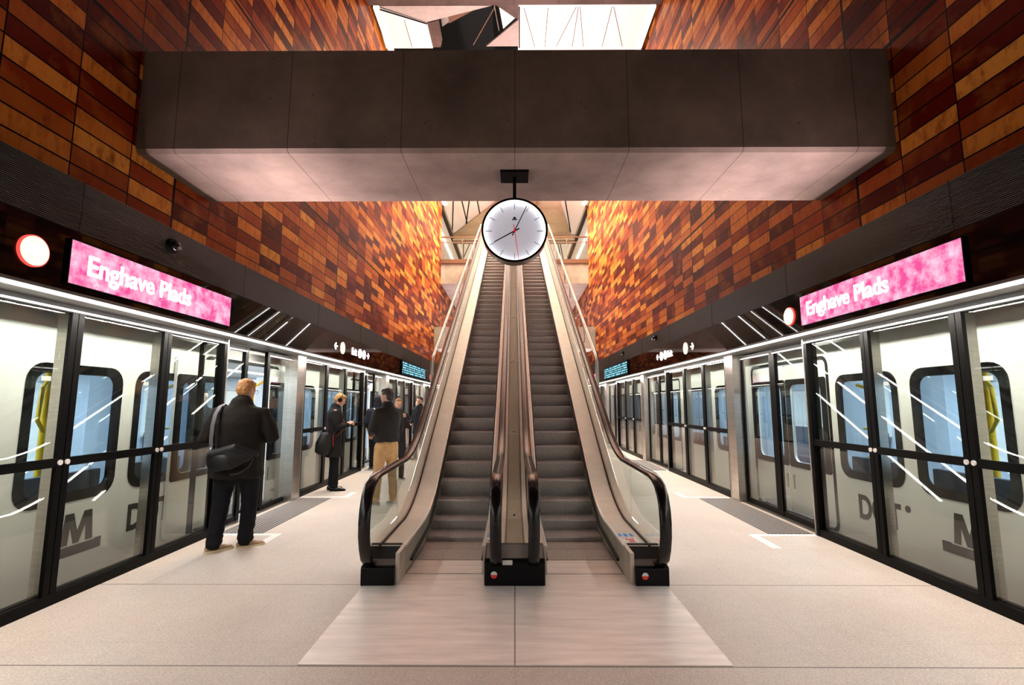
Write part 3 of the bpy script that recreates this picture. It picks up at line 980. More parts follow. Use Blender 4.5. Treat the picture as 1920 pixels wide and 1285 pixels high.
# ------------------------------------------------------------------ escalators
TAN = math.tan(math.radians(30))
YT = 23.5                      # end of the escalator on the landing
TOP = 8.56
def ramp(a, low, high, y, blend=.58):
    """height of a line that is level, climbs at 30 degrees (z = a + TAN*y), and is level again"""
    yb = (low - a) / TAN; yt = (high - a) / TAN
    k = TAN / (4 * blend)
    if y < yb - blend: return low
    if y < yb + blend: return low + k * (y - yb + blend) ** 2
    if y < yt - blend: return a + TAN * y
    if y < yt + blend: return high - k * (yt + blend - y) ** 2
    return high
def gstep(y): return ramp(-3.45, 0, TOP, y)
def gdeck(y): return ramp(-3.30, .26, TOP + .26, y)
def gskirt(y): return ramp(-3.32, .255, TOP + .255, y)
def grail(y): return ramp(-2.655, .905, TOP + .905, y)
def ys(a, b, *fns):
    out = [a]; y = a
    while y < b - .01:
        fine = (5.2 < y < 7.2) or (19.4 < y < 22.2)
        y = min(b, y + (.12 if fine else 1.0)); out.append(y)
    return out

NEWEL = [(4.72, .17), (4.58, .165), (4.46, .19), (4.375, .25), (4.325, .34), (4.29, .45), (4.283, .56), (4.30, .67), (4.345, .77), (4.42, .845), (4.52, .885), (4.64, .903)]
RING = [(-.048, -.008), (-.048, .010), (-.040, .020), (0, .024), (.040, .020), (.048, .010), (.048, -.008), (.038, -.016), (-.038, -.016)]

def rail_path():
    p = list(NEWEL)
    p += [(y, grail(y)) for y in ys(4.8, YT - .4)]
    e = YT - .4; h = TOP + .905
    p += [(e + .16, h - .02), (e + .28, h - .10), (e + .34, h - .25), (e + .34, h - .42), (e + .26, h - .58), (e + .1, h - .66)]
    return p

RAILP = rail_path()

def balustrade(t, xg, xr, xs, xo, tag_, outer, fine=True):
    """one side of an escalator: glass at xg, handrail at xr, skirt edge at xs, outer deck edge at xo"""
    sg = 1 if xg > xs else -1
    # handrail
    MB().sweep(RAILP, [(xr + a, b) for a, b in RING]).build('handrail', M['rubber'], t, smooth=50)
    if outer:      # added glow line, hidden by the handrail, for streaks in the screen glass
        lx = xr + sg * .051
        MB().sweep([(y, grail(y) - .017) for y in ys(4.9, YT - .5)], [(lx - .002, -.005), (lx + .002, -.005), (lx + .002, .005), (lx - .002, .005)]).build('handrail_streak_glow', M['streak'], t)
    # glass panes
    cuts = [4.3, 5.42, 6.95] + [6.95 + 1.62 * k for k in range(1, 10)] + [YT - .06]
    for i in range(len(cuts) - 1):
        a, b = cuts[i], cuts[i + 1]
        if i == 0:
            top = [p for p in NEWEL[2:]] + [(y, grail(y)) for y in (4.8, 5.1, b)]
            top = [(max(y, 4.3), z - .005) for y, z in top]
            poly = top + [(b, gdeck(b)), (4.8, gdeck(4.8) - .02), (4.60, .17)]
        else:
            yy = ys(a + .008, b)
            poly = [(y, min(grail(y), 99) - .005) for y in yy] + [(y, gdeck(y)) for y in yy[::-1]]
            if i == len(cuts) - 2:
                poly = [(y, z) for y, z in poly if y < YT - .35 or z < TOP + .5] + []
                yy = ys(a + .008, YT - .4)
                poly = [(y, grail(y) - .005) for y in yy] + [(YT - .1, TOP + .7), (YT - .06, TOP + .5), (YT - .15, TOP + .26)] + [(y, gdeck(y)) for y in yy[::-1]]
        MB().prism_x(poly, xg - .006, xg + .006).build('glass_panel', M['bglass'], t)
    yy = ys(4.74, YT)
    # inner deck between the steps and the glass, outer deck beyond it
    dk = MB()
    P = [(y, gdeck(y)) for y in yy]
    a0, a1 = sorted((xs, xg - sg * .012))
    dk.sweep(P, [(a0, -.012), (a1, -.012), (a1, 0), (a0, 0)])
    dk.build('inner_deck', M['deck'], t)
    MB().sweep([(y, z - .01) for y, z in P], [(xg - .012, 0), (xg + .012, 0), (xg + .012, .02), (xg - .012, .02)]).build('glass_channel', M['black'], t)
    a0, a1 = sorted((xg + sg * .012, xo))
    MB().sweep(P, [(a0, -.012), (a1, -.012), (a1, 0), (a0, 0)]).build('outer_deck', M['deck'], t)
    # polished bead and skirt panel
    MB().sweep([(y, gskirt(y)) for y in yy], [(xs - .012, -.012), (xs + .012, -.012), (xs + .012, .008), (xs, .014), (xs - .012, .008)]).build('skirt_bead', M['psteel'], t, smooth=50)
    sk = MB(); xi = xs - sg * .004
    low = [(y, max(gstep(y) - .25, 0.0) if y < 20 else gstep(y) - .25) for y in yy]
    ax, bx = sorted((xs - sg * .006, xs + sg * .02))
    sk.prism_x([(y, gskirt(y)) for y in yy] + low[::-1], ax, bx)
    sk.build('skirt_panel', M['deck'], t)
    br = [(y, gstep(y) + .075) for y in ys(4.95, YT - .4)]
    ax = xs - sg * .020
    MB().sweep(br, [(ax - .012, -.012), (ax + .012, -.012), (ax + .012, .012), (ax - .012, .012)]).build('skirt_brush', M['brush'], t)

def step_mesh(x0, x1):
    b = MB(); n = 46
    w_ = (x1 - x0) / n
    D, Hh = .341, .225
    # riser: vertical ribs, slightly convex
    prof = [(.006, .0), (.0, -.003), (-.005, -.014), (.004, -.05), (.016, -.10), (.034, -.16), (.055, -Hh)]
    for i in range(n):
        a = x0 + i * w_
        xs_ = [a, a + w_ * .5, a + w_ * .5, a + w_]
        dp = [0, 0, .006, .006]
        vs = []
        for (dy, dz) in prof:
            for xx, d in zip(xs_, dp):
                vs.append((xx, dy + d, dz))
        fs = []
        for r in range(len(prof) - 1):
            for c in range(3):
                fs.append((r * 4 + c, r * 4 + c + 1, (r + 1) * 4 + c + 1, (r + 1) * 4 + c))
        b.add(vs, fs)
        # tread groove pair
        vs = [(xs_[0], 0, 0), (xs_[1], 0, 0), (xs_[1], D, 0), (xs_[0], D, 0), (xs_[2], .009, -.008), (xs_[3], .009, -.008), (xs_[3], D, -.008), (xs_[2], D, -.008),
              (xs_[3], 0.0, 0), (xs_[3], D, 0)]
        b.add(vs, [(0, 1, 2, 3), (4, 5, 6, 7), (1, 4, 7, 2), (5, 8, 9, 6)])
    # closed underside
    b.box(x0, x1, .03, D, -.03, -.0085)
    return b

def escalator(s):
    nm = SIDE[s]
    t = thing('escalator', 'long %s escalator rising between glass balustrades, %s of the steel centre strip' % (nm, 'left' if s < 0 else 'right'), 'escalator', (s * .645, 4.4, 0), 'pair of escalators')
    t.rotation_euler = (0, 0, .0035)
    xi, xo = .295, .995
    balustrade(t, s * 1.235, s * 1.255, s * 1.005, s * 1.335, nm, True)
    balustrade(t, s * .160, s * .160, s * .285, s * .095, nm, False)
    # steps: one mesh, copied
    Y0 = 6.205 - 2 * .341
    first = None
    yk = Y0
    a, b = (s * xi, s * xo) if s > 0 else (s * xo, s * xi)
    proto = step_mesh(a, b).build('step', M['step'], None, fix=False)
    me = proto.data
    me.materials.append(M['tread'])
    for pl in me.polygons:
        if abs(pl.normal.z) > .8 and pl.center.z < .01:
            pl.material_index = 1
    bpy.data.objects.remove(proto)
    while yk < 22.2:
        o = bpy.data.objects.new('step', me); COL.objects.link(o)
        o.parent = t
        o.location = (-t.location.x, yk - t.location.y, max(gstep(yk), .002) if yk < 20 else gstep(yk))
        yk += .341
    # comb and landing plates
    MB().box(s * .30, s * .99, 4.76, 5.14, 0.004, .012).build('landing_plate', M['plate'], t)
    cb = MB().box(s * .30, s * .99, 5.14, 5.50, .004, .016)
    for i in range(46):
        x = .30 + .69 * (i + .25) / 46
        cb.prism_x([(5.50, .004), (5.56, .004), (5.50, .016)], s * x, s * (x + .0075))
    cb.build('comb_plate', M['comb'], t)
    MB().box(s * .30, s * .99, 22.15, YT, TOP - .02, TOP + .01).build('comb_plate', M['comb'], t)
    # lower newel cap
    def cap(x0, x1, name='newel_cap'):
        b = MB()
        b.prism_x([(4.46, .0), (4.455, .145), (4.475, .165), (4.60, .185), (4.77, .268), (4.80, .272), (4.80, 0)], x0, x1)
        o = b.build(name, M['plastic'], t)
        md = o.modifiers.new('b', 'BEVEL'); md.width = .012; md.segments = 3
        return o
    cap(s * 1.035, s * 1.325)
    MB().box(s * 1.000, s * 1.035, 4.50, 5.0, 0, .262).build('skirt_end', M['deck'], t)
    # outside of the truss: tall steel cladding that follows the climb
    yy = ys(4.78, YT)
    bot = [(y, max(0.0, gdeck(y) - 1.25)) for y in yy]
    bot = [(y, (0.0 if y < 8.0 else z)) for y, z in bot]
    x0, x1 = sorted((s * 1.325, s * 1.342))
    MB().prism_x([(y, gdeck(y) - .012) for y in yy] + bot[::-1], x0, x1).build('side_cladding', M['brass'], t)
    und = [(y, z) for y, z in bot if y >= 7.6]
    x0, x1 = sorted((s * .09, s * 1.32))
    und = [(7.3, .01)] + [(y, max(z, .01)) for y, z in und]
    MB().sweep(und, [(x0, 0), (x1, 0), (x1, .02), (x0, .02)]).build('truss_underside', M['brass'], t)
    for dz in (-.04, -.62):
        P_ = [(y, gdeck(y) + dz) for y in ys(5.0 if dz > -.1 else 6.4 - dz * 1.2, YT - .6)]
        xx = s * 1.346
        MB().sweep(P_, [(xx - .003, -.006), (xx + .003, -.006), (xx + .003, .006), (xx - .003, .006)]).build('cladding_streak_glow', M['streak'], t)  # added glowing strip on the hidden side, only to be mirrored in the glass
    # stickers on the deck and the newel
    if s > 0:
        MB().cyl((1.115, 4.452, .085), (1.115, 4.458, .085), .027, 28).build('round_sticker', M['sred'], t)
        MB().prism_y([(1.115 + .0275 * math.cos(a), .089 + .0275 * math.sin(a)) for a in [PI * i / 12 for i in range(13)]], 4.449, 4.452).build('round_sticker', M['stk'], t)
        sx = lambda v: 1.06 + v
        MB().box(sx(-.035), sx(.115), 4.83, 5.20, .2605, .2625).build('safety_sticker', M['stk'], t)
        for i, y in enumerate((5.07, 5.13)):
            for xx in (-.02, .035, .09):
                MB().cyl((sx(xx), y, .2625), (sx(xx), y, .2640), .024, 18).build('safety_symbol', M['sblue'], t)
        for xx in (.005, .07):
            MB().cyl((sx(xx), 5.0, .2625), (sx(xx), 5.0, .2640), .024, 18).build('safety_symbol', M['sred'], t)
            MB().cyl((sx(xx), 5.0, .2640), (sx(xx), 5.0, .2646), .016, 18).build('safety_symbol', M['stk'], t)
        MB().box(sx(.0), sx(.08), 4.92, 4.955, .2625, .2638).build('safety_symbol', M['sred'], t)
        MB().cyl((sx(.05), 4.875, .2625), (sx(.05), 4.875, .2645), .03, 24).build('stop_button', M['sred'], t)
    else:
        MB().box(-.275, -.195, 4.83, 5.20, .2605, .2625).build('safety_sticker', M['stk'], t)
        for y in (5.05, 5.12):
            for xx in (-.255, -.215):
                MB().cyl((xx, y, .2625), (xx, y, .2640), .016, 18).build('safety_symbol', M['sblue'], t)
        MB().cyl((-.235, 4.885, .2625), (-.235, 4.885, .2645), .022, 24).build('stop_button', M['sred'], t)
    return t
escalator(-1); escalator(1)

# centre strip between the two escalators
t = thing('centre_cover', 'brown-grey steel cover strip with screws between the two escalators', 'cover strip', (0, 4.4, 0))
t.rotation_euler = (0, 0, .0035)
yy = ys(4.78, YT)
MB().sweep([(y, gdeck(y) - .02) for y in yy], [(-.145, -.02), (.145, -.02), (.145, 0), (-.145, 0)]).build('tray', M['brass'], t)
MB().sweep([(y, gdeck(y)) for y in yy], [(-.075, -.02), (.075, -.02), (.075, .012), (-.075, .012)]).build('raised_cover', M['brass'], t)
sc = []
for y in (5.75, 7.6, 9.8, 12.0, 14.2, 16.4):
    z = gdeck(y)
    MB().box(-.074, .074, y - .004, y + .004, z + .0115, z + .0165).build('joint_strip', M['psteel'], t)
    MB().cyl((0, y + .05, z + .045), (0, y + .04, z + .032), .009, 12).build('screw', M['black'], t)
b = MB().prism_x([(4.46, .0), (4.455, .20), (4.475, .225), (4.74, .268), (4.80, .272), (4.80, 0)], -.262, .262)
o = b.build('newel_cap', M['plastic'], t)
md = o.modifiers.new('b', 'BEVEL'); md.width = .012; md.segments = 3
MB().box(-.105, -.02, 4.452, 4.457, .178, .216).build('label_plate', M['stk'], t)
MB().cyl((-.178, 4.450, .095), (-.178, 4.456, .095), .027, 28).build('round_sticker', M['sred'], t)
MB().prism_y([(-.178 + .0275 * math.cos(a), .099 + .0275 * math.sin(a)) for a in [PI * i / 12 for i in range(13)]], 4.447, 4.450).build('round_sticker', M['stk'], t)

# floor plates in front
for s in (-1, 1):
    o = MB().box(s * .004, s * 1.30, 3.17, 4.755, .0, .005).build('floor_plate', M['plate'])
    tag(o, 'wide ridged steel floor plate before the %s escalator' % SIDE[s], 'floor plate', 'steel floor plates')

# slanting guard rails outside the escalators
for s in (-1, 1):
    t = thing('guard_rail', 'slanting stainless tube guard rail outside the %s escalator' % SIDE[s], 'railing', (s * 1.5, 9.0, 0), 'tube guard rails')
    def rz(y): return -2.79 + TAN * y
    X = s * 1.50
    MB().tube([(X, 8.95, rz(8.95) - .62), (X, 8.93, rz(8.95) - .06), (X, 8.97, rz(8.97) - .01), (X, 9.05, rz(9.05)), (X, 21.2, rz(21.2)), (X, 22.0, 9.72), (X, 23.5, 9.72)], .020, 10).build('top_rail', M['tube'], t, smooth=60)
    MB().tube([(X, 9.15, rz(9.15) - .60), (X, 9.13, rz(9.15) - .14), (X, 9.22, rz(9.22) - .09), (X, 21.2, rz(21.2) - .09), (X, 22.0, 9.62), (X, 23.5, 9.62)], .014, 8).build('lower_rail', M['tube'], t, smooth=60)
    MB().sweep([(y, rz(y) - .009) for y in (9.1, 12, 16, 21.0)], [(X + s * .016, -.005), (X + s * .021, -.005), (X + s * .021, .005), (X + s * .016, .005)]).build('rail_streak_glow', M['streak'], t)  # added glow behind the tube, makes another reflected streak
    y = 10.6
    while y < 23:
        zt = rz(y) if y < 21.4 else 9.70
        MB().tube([(s * 1.345, y, gdeck(y) - .05), (X, y, gdeck(y) + .06), (X, y, zt)], .013, 8).build('post', M['tube'], t, smooth=60)
        y += 1.3

# ------------------------------------------------------------------ station clock
t = thing('station_clock', 'round white-faced station clock hanging from the near concrete beam', 'clock', (0, 4.93, 3.92))
cy, cz, R = 4.93, 3.305, .335
MB().box(-.145, .145, 4.80, 5.06, 3.895, 3.92).build('mounting_plate', M['black'], t)
MB().box(-.017, .017, cy - .017, cy + .017, cz + R - .01, 3.90).build('hanging_rod', M['black'], t)
def ringpts(r, n=72): return [(r * math.cos(2 * PI * i / n), r * math.sin(2 * PI * i / n)) for i in range(n)]
def annulus(mb, r0, r1, y0, y1, n=72):
    vs = []
    for r, y in ((r0, y0), (r1, y0), (r1, y1), (r0, y1)):
        vs += [(a, y, cz + b) for a, b in ringpts(r, n)]
    fs = []
    for k in range(4):
        for i in range(n):
            j = (i + 1) % n; q = (k + 1) % 4
            fs.append((k * n + i, k * n + j, q * n + j, q * n + i))
    return mb.add(vs, fs)
annulus(MB(), R - .02, R, cy - .075, cy + .075).build('case_ring', M['steel'], t, smooth=40)
annulus(MB(), R - .016, R + .002, cy - .080, cy - .060).build('front_rim', M['black'], t, smooth=40)
annulus(MB(), R - .026, R - .021, cy - .064, cy - .030).build('edge_light', M['dialring'], t, smooth=40)
MB().cyl((0, cy - .030, cz), (0, cy + .070, cz), R - .0215, 72).build('dial', M['dial'], t, smooth=30)
tk = []
for i in range(12):
    a = math.radians(30 * i); d = Vector((math.sin(a), math.cos(a))); nn = Vector((d.y, -d.x)) * .0022
    p0, p1 = d * .232, d * .298
    MB().prism_y([(p.x, cz + p.y) for p in (p0 + nn, p1 + nn, p1 - nn, p0 - nn)], cy - .0325, cy - .0305).build('hour_mark', M['black'], t)
def hand(name, ang, r0, r1, w_, m, y):
    a = math.radians(ang); d = Vector((math.sin(a), math.cos(a))); nn = Vector((d.y, -d.x))
    p = [d * r0 + nn * w_ * 1.2, d * r1 + nn * w_ * .8, d * r1 - nn * w_ * .8, d * r0 - nn * w_ * 1.2]
    MB().prism_y([(q.x, cz + q.y) for q in p], y - .003, y).build(name, m, t)
hand('hour_hand', 241, -.055, .235, .0055, M['black'], cy - .036)
hand('minute_hand', 25.5, -.055, .295, .0045, M['black'], cy - .041)
hand('second_hand', 172, -.07, .298, .0030, M['red'], cy - .046)
MB().cyl((0, cy - .050, cz), (0, cy - .031, cz), .013, 24).build('hand_boss', M['red'], t)
MB().box(-.026, .026, cy - .0325, cy - .0305, cz + .118, cz + .128).prism_y([(-.015, cz + .131), (.015, cz + .131), (.011, cz + .150), (-.011, cz + .150)], cy - .0325, cy - .0305).build('maker_mark', M['black'], t)

# ------------------------------------------------------------------ people
def displace(o, fn):
    me = o.data
    nn = [v.normal.copy() for v in me.vertices]
    co = []
    for v, n_ in zip(me.vertices, nn):
        c = v.co + n_ * fn(v.co)
        co += [c.x, c.y, c.z]
    me.vertices.foreach_set('co', co)
    me.update()


def human(name, label, loc, head_dir, H=1.75, build=1.0, coat=None, hem=.78, trousers=None, shoes=None, hair=None, hood=None,
          arms=None, legs=None, head_yaw=0., head_pitch=0., skin=None, sole=None, hair_len=0, glasses=False, leg=1., collar=None, lower=None, grp='people waiting on the left platform'):
    """local frame: +Y is where the person faces, +X their right"""
    k = H / 1.75
    t = thing(name, label, 'person', loc, grp)
    t.rotation_euler = (0, 0, -math.radians(head_dir))
    skin = skin or M['skin']
    bw = build
    legs = legs or {-1: ((-.10, .0, .50), (-.11, -.03, .09), 8), 1: ((.10, .02, .50), (.11, .0, .09), -8)}
    arms = arms or {-1: ((-.25, -.02, 1.13), (-.23, .20, .95)), 1: ((.25, -.02, 1.13), (.23, .20, .95))}
    V = lambda p: Vector(p) * k
    T0 = Matrix.Translation(Vector(loc)) @ Matrix.Identity(4)
    # everything is modelled in the local frame; 'build' subtracts the parent's place, so shift by it
    xf = Matrix.Translation(Vector(loc)) @ Matrix.Scale(k, 4)
    HR = (Matrix.Rotation(-math.radians(head_yaw), 3, 'Z') @ Matrix.Rotation(-math.radians(head_pitch), 3, 'X'))
    NB = Vector((0, -.01, 1.50))
    def hp(p): return NB + HR @ (Vector(p) - NB)
    # ---- body, one surface
    b = MB()
    rings = [(.86, .15, .105), (.95, .165, .115), (1.05, .15, .105), (1.18, .155, .11), (1.30, .175, .12), (1.40, .175, .105), (1.455, .12, .08), (1.50, .062, .06)]
    b.loft([((0, -.005, z), a * bw, c_ * bw) for z, a, c_ in rings], seg=18)
    b.loft([((0, -.01, 1.44), .060, .062), (hp((0, .0, 1.53)), .054, .058), (hp((0, .01, 1.60)), .05, .055)], seg=14)
    b.ell(hp((0, .015, 1.655)), (.074, .094, .108), HR, 20, 14)
    b.ell(hp((0, .050, 1.600)), (.052, .055, .052), HR)           # jaw
    b.loft([(hp((0, .100, 1.668)), .008, .008), (hp((0, .116, 1.640)), .012, .012), (hp((0, .108, 1.632)), .014, .010)], seg=8)   # nose
    b.ell(hp((0, .096, 1.606)), (.022, .012, .009), HR)           # mouth
    for q in (-1, 1):
        b.ell(hp((q * .076, .005, 1.648)), (.010, .020, .032), HR)
        kn, an, toe = legs[q]
        hip = (q * .085 * bw, 0, .90)
        b.loft([(hip, .085 * bw, .09 * bw), (kn, .056, .06), (Vector(kn).lerp(Vector(an), .35), .052, .056), (an, .036, .042)], seg=14)
        el, wr = arms[q]
        sh = Vector((q * .185 * bw, -.01, 1.405))
        el, wr = Vector(el), Vector(wr)
        b.loft([(sh, .050, .052), (sh.lerp(el, .5), .044, .046), (el, .038, .040), (el.lerp(wr, .4), .036, .038), (wr, .024, .028)], seg=12)
    body = b.build('body', skin, t, smooth=180, remesh=.011, xf=xf)
    # ---- hands with five fingers
    for q in (-1, 1):
        el, wr = Vector(arms[q][0]), Vector(arms[q][1])
        d = (wr - el).normalized()
        sd = Vector((-q, 0, 0)) - d * d.dot(Vector((-q, 0, 0)))     # thumb side: inwards
        if sd.length < .2: sd = Vector((0, 0, 1)) - d * d.z
        sd.normalize()
        pn = d.cross(sd) * q
        if pn.z > 0 and abs(pn.z) > .5: pn = -pn
        h = MB()
        h.loft([(wr, .022, .028), (wr + d * .035, .040, .018), (wr + d * .075, .042, .016)], side=tuple(sd), seg=10)
        for i, L in enumerate((.068, .078, .072, .056)):
            o0 = wr + d * .08 + sd * (.030 - .020 * i)
            p1 = o0 + d * L * .42 + pn * .008
            p2 = p1 + d * L * .22 + pn * L * .28
            p3 = p2 + d * L * .02 + pn * L * .30
            h.loft([(o0, .0088, .0088), (p1, .0084, .0084), (p2, .0078, .0078), (p3, .0066, .0066)], seg=8)
        th = wr + d * .025 + sd * .030
        h.loft([(th, .012, .012), (th + d * .030 + sd * .022 + pn * .006, .010, .010), (th + d * .055 + sd * .024 + pn * .016, .0082, .0082)], seg=8)
        h.build('hand', skin, t, smooth=180, remesh=.0045, xf=xf)
    # ---- eyes
    for q in (-1, 1):
        MB().ell(hp((q * .030, .096, 1.660)), (.011, .008, .006), HR, 10, 6).build('eye', M['black'], t, smooth=180, xf=xf)
    # ---- coat
    c = MB()
    off = .030
    rr = [(max(hem + .10, .84), .175, .125), (.95, .175, .13), (1.05, .168, .125), (1.18, .172, .128), (1.30, .188, .135), (1.40, .185, .118), (1.455, .135, .095), (1.485, .080, .082)]
    if hem < .80:
        rr = [(hem, .20, .15), ((hem + .84) / 2 + .03, .19, .14)] + rr
    c.loft([((0, -.005, z), (a + off * .6) * bw, (c_ + off * .5) * bw) for z, a, c_ in rr], seg=22, flat0=True)
    for q in (-1, 1):
        el, wr = Vector(arms[q][0]), Vector(arms[q][1])
        sh = Vector((q * .180 * bw, -.01, 1.405))
        d = (wr - el).normalized()
        c.loft([(Vector((q * .11, -.005, 1.42)), .06, .07), (sh, .068, .072), (sh.lerp(el, .5), .062 * bw, .066 * bw), (el, .056 * bw, .060 * bw), (el.lerp(wr, .5), .052, .054), (wr - d * .01, .042, .044)], seg=14)
    # folds
    pass
    cm = c.build('coat', coat, t, smooth=180, remesh=.013, xf=xf)
    def fold(c_):
        p = c_ / k
        return (mnoise.noise(Vector((p.x * 9, p.y * 9, p.z * 5 + loc[1]))) * .010 + mnoise.noise(Vector((p.x * 22, p.y * 22, p.z * 16))) * .004) * k
    displace(cm, fold)
    MB().loft([((0, -.015, 1.465), .082, .078), ((0, -.012, 1.50), .076, .074), ((0, -.010, 1.525), .070, .070)], seg=18, cap=False).build('collar', collar or coat, t, smooth=60, xf=xf)
    # ---- trousers
    p = MB()
    p.loft([((0, -.005, .80), .165 * bw, .12 * bw), ((0, -.005, .92), .172 * bw, .125 * bw)], seg=18)
    for q in (-1, 1):
        kn, an, toe = legs[q]
        hip = (q * .085 * bw, 0, .88)
        an2 = Vector(an); an2.z = .085
        p.loft([(hip, .095 * bw, .105 * bw), (Vector(hip).lerp(Vector(kn), .5), .086 * bw, .092 * bw), (kn, .070 * leg, .074 * leg), (Vector(kn).lerp(an2, .5), .064 * leg, .070 * leg), (an2, .060 * leg, .068 * leg)], seg=14)
    tm = p.build('trousers', trousers, t, smooth=180, remesh=.012, xf=xf)
    def crease(c_):
        q_ = c_ / k
        return (.006 + .010 * max(0, .3 - q_.z) / .3) * mnoise.noise(Vector((q_.x * 12, q_.y * 12, q_.z * 26))) * k
    displace(tm, crease)
    # ---- shoes
    for q in (-1, 1):
        kn, an, toe = legs[q]
        A = Matrix.Rotation(math.radians(toe), 3, 'Z')
        f0 = Vector((an[0], an[1], 0))
        g = lambda x, y, z: f0 + A @ Vector((x, y, z))
        sh = MB()
        sh.loft([(g(0, -.055, .045), .034, .030), (g(0, .0, .050), .038, .040), (g(0, .075, .040), .042, .030), (g(0, .135, .030), .042, .020), (g(0, .175, .027), .030, .016)], side=tuple(A @ Vector((1, 0, 0))), seg=14)
        sh.loft([(g(0, -.01, .05), .040, .042), (g(0, -.01, .10), .040, .046)], seg=12)
        so = sh.build('shoe', shoes, t, smooth=180, remesh=.008, xf=xf)
        pts = [(-.036, -.075), (.036, -.075), (.038, 0), (.046, .09), (.040, .165), (.018, .200), (-.018, .200), (-.040, .165), (-.046, .09), (-.038, 0)]
        sl_ = MB().prism_z([tuple((f0 + A @ Vector((a, b_, 0)))[:2]) for a, b_ in pts], .0, .024)
        sl_.build('sole', sole or M['black'], so, xf=xf)
    # ---- hair or hood
    if hood:
        hd = MB(); hd.ell(hp((0, -.012, 1.672)), (.100, .112, .122), HR, 20, 14)
        hd.loft([(hp((0, -.03, 1.60)), .095, .09), ((0, -.02, 1.48), .12, .09)], seg=16)
        hd.build('hood', hood, t, smooth=180, remesh=.012, xf=xf)
    if hair:
        hm = MB(); hm.ell(hp((0, -.006, 1.690)), (.083, .098, .088), HR, 24, 16)
        hm.ell(hp((0, -.032, 1.655)), (.078, .074, .085), HR, 20, 12)
        if hair_len:
            hm.loft([(hp((0, -.05, 1.66)), .075, .05), (hp((0, -.06, 1.56)), .07, .04), (hp((0, -.07, 1.56 - hair_len)), .05, .03)], seg=14)
        hm.ell(hp((0, .055, 1.735)), (.058, .042, .030), HR)
        hh = hm.build('hair', hair, t, smooth=180, remesh=.007, xf=xf)
        displace(hh, lambda c_: (mnoise.noise(c_ / k * 45) * .007 + mnoise.noise(c_ / k * 16) * .004) * k)
    if glasses:
        gl = MB()
        for q in (-1, 1):
            gl.tube([tuple(hp((q * .078, .0, 1.668))), tuple(hp((q * .070, .09, 1.665)))], .0022, 6)
            pr = [tuple(hp((q * .034 + .026 * math.cos(a), .112, 1.660 + .019 * math.sin(a)))) for a in [2 * PI * i / 14 for i in range(15)]]
            gl.tube(pr, .002, 5)
        gl.build('glasses', M['black'], t, xf=xf)
    return t, (lambda p_: Vector(loc) + Matrix.Rotation(-math.radians(head_dir), 3, 'Z') @ (Vector(p_) * k)), hp

def skinmat(n_, c): return mat(n_, c, .5, spec=.4)
sk1 = skinmat('fair_skin', (.66, .36, .26)); sk2 = skinmat('light_skin', (.62, .36, .25))
blackcoat = cloth('black_wool_coat', (.012, .0095, .0075)); navy = cloth('navy_jacket', (.014, .015, .026))
brownjk = cloth('dark_brown_jacket', (.016, .013, .011), .7); blackt = cloth('black_trousers', (.005, .005, .007))
tan = cloth('tan_trousers', (.46, .27, .12)); grey = cloth('grey_trousers', (.05, .06, .075))
ginger = mat('ginger_hair', (.42, .20, .065), .6, bump=(150, .8), var=(40, .35)); blond = mat('blond_hair', (.40, .20, .06), .55, bump=(150, .8), var=(40, .4))
darkh = mat('dark_hair', (.020, .011, .007), .45, bump=(150, .6)); brownshoe = mat('tan_leather_shoe', (.34, .21, .13), .5)
sole = mat('cream_sole', (.62, .52, .34), .6); blackshoe = mat('black_leather_shoe', (.012, .010, .010), .25)
greyshoe = mat('grey_running_shoe', (.30, .30, .31), .6, var=(60, .4)); whitesole = mat('white_sole', (.7, .7, .68), .6)
leather = mat('black_leather_bag', (.006, .006, .007), .45, spec=.3, bump=(40, .3)); strap = mat('dark_grey_strap', (.085, .085, .10), .6)

# 1: the man seen from behind at the open door
p1, w1, h1 = human('person', 'person in a black wool coat seen from behind, ginger hair, at the open door',
    (-3.02, 5.52, 0), -14, leg=1.22, H=1.81, build=1.22, coat=blackcoat, hem=.73, trousers=blackt, shoes=brownshoe, sole=sole, hair=ginger, skin=sk1,
    arms={-1: ((-.33, -.02, 1.14), (-.17, .20, 1.10)), 1: ((.33, -.02, 1.14), (.17, .20, 1.12))},
    legs={-1: ((-.135, .0, .50), (-.165, -.05, .09), -50), 1: ((.13, .03, .50), (.10, .05, .09), -58)},
    head_yaw=28, head_pitch=14, glasses=True)
def along(f, pts): return [tuple(f(p)) for p in pts]
bg = thing('shoulder_bag', 'black leather shoulder bag with grey strap on the back of the ginger-haired person', 'bag', tuple(w1((-.05, -.2, .95))))
mb = MB()
R1 = Matrix.Rotation(math.radians(14), 3, 'Z')
def R1p(p): return tuple(w1(p))
b_ = MB()
b_.loft([(R1p((-.20, -.205, .93)), .12, .045), (R1p((-.02, -.23, .955)), .13, .06), (R1p((.14, -.215, .98)), .07, .04)], side=(0, 0, 1), seg=16)
b_.loft([(R1p((-.19, -.225, .99)), .045, .04), (R1p((.02, -.245, 1.05)), .055, .045), (R1p((.22, -.20, .985)), .035, .03)], side=(0, 0, 1), seg=14)
b_.build('bag_body', leather, bg, smooth=180, remesh=.012)
mb = MB()
mb.loft([(R1p((-.19, -.225, .93)), .075, .02), (R1p((-.10, -.265, .91)), .085, .03), (R1p((-.02, -.275, .93)), .07, .015)], side=(0, 0, 1), seg=14)
mb.build('front_pocket', leather, bg, smooth=180)
def flat_strap(pts, w_, th, side):
    return MB().loft([(p, w_, th) for p in pts], side=side, seg=8, cap=False)
flat_strap(along(w1, [(-.205, -.205, 1.03), (-.205, -.222, 1.15), (-.200, -.228, 1.28), (-.190, -.195, 1.40), (-.175, -.12, 1.475), (-.165, -.02, 1.495), (-.13, .10, 1.44)]), .021, .004, (1, 0, 0)).build('strap', strap, bg, smooth=60)
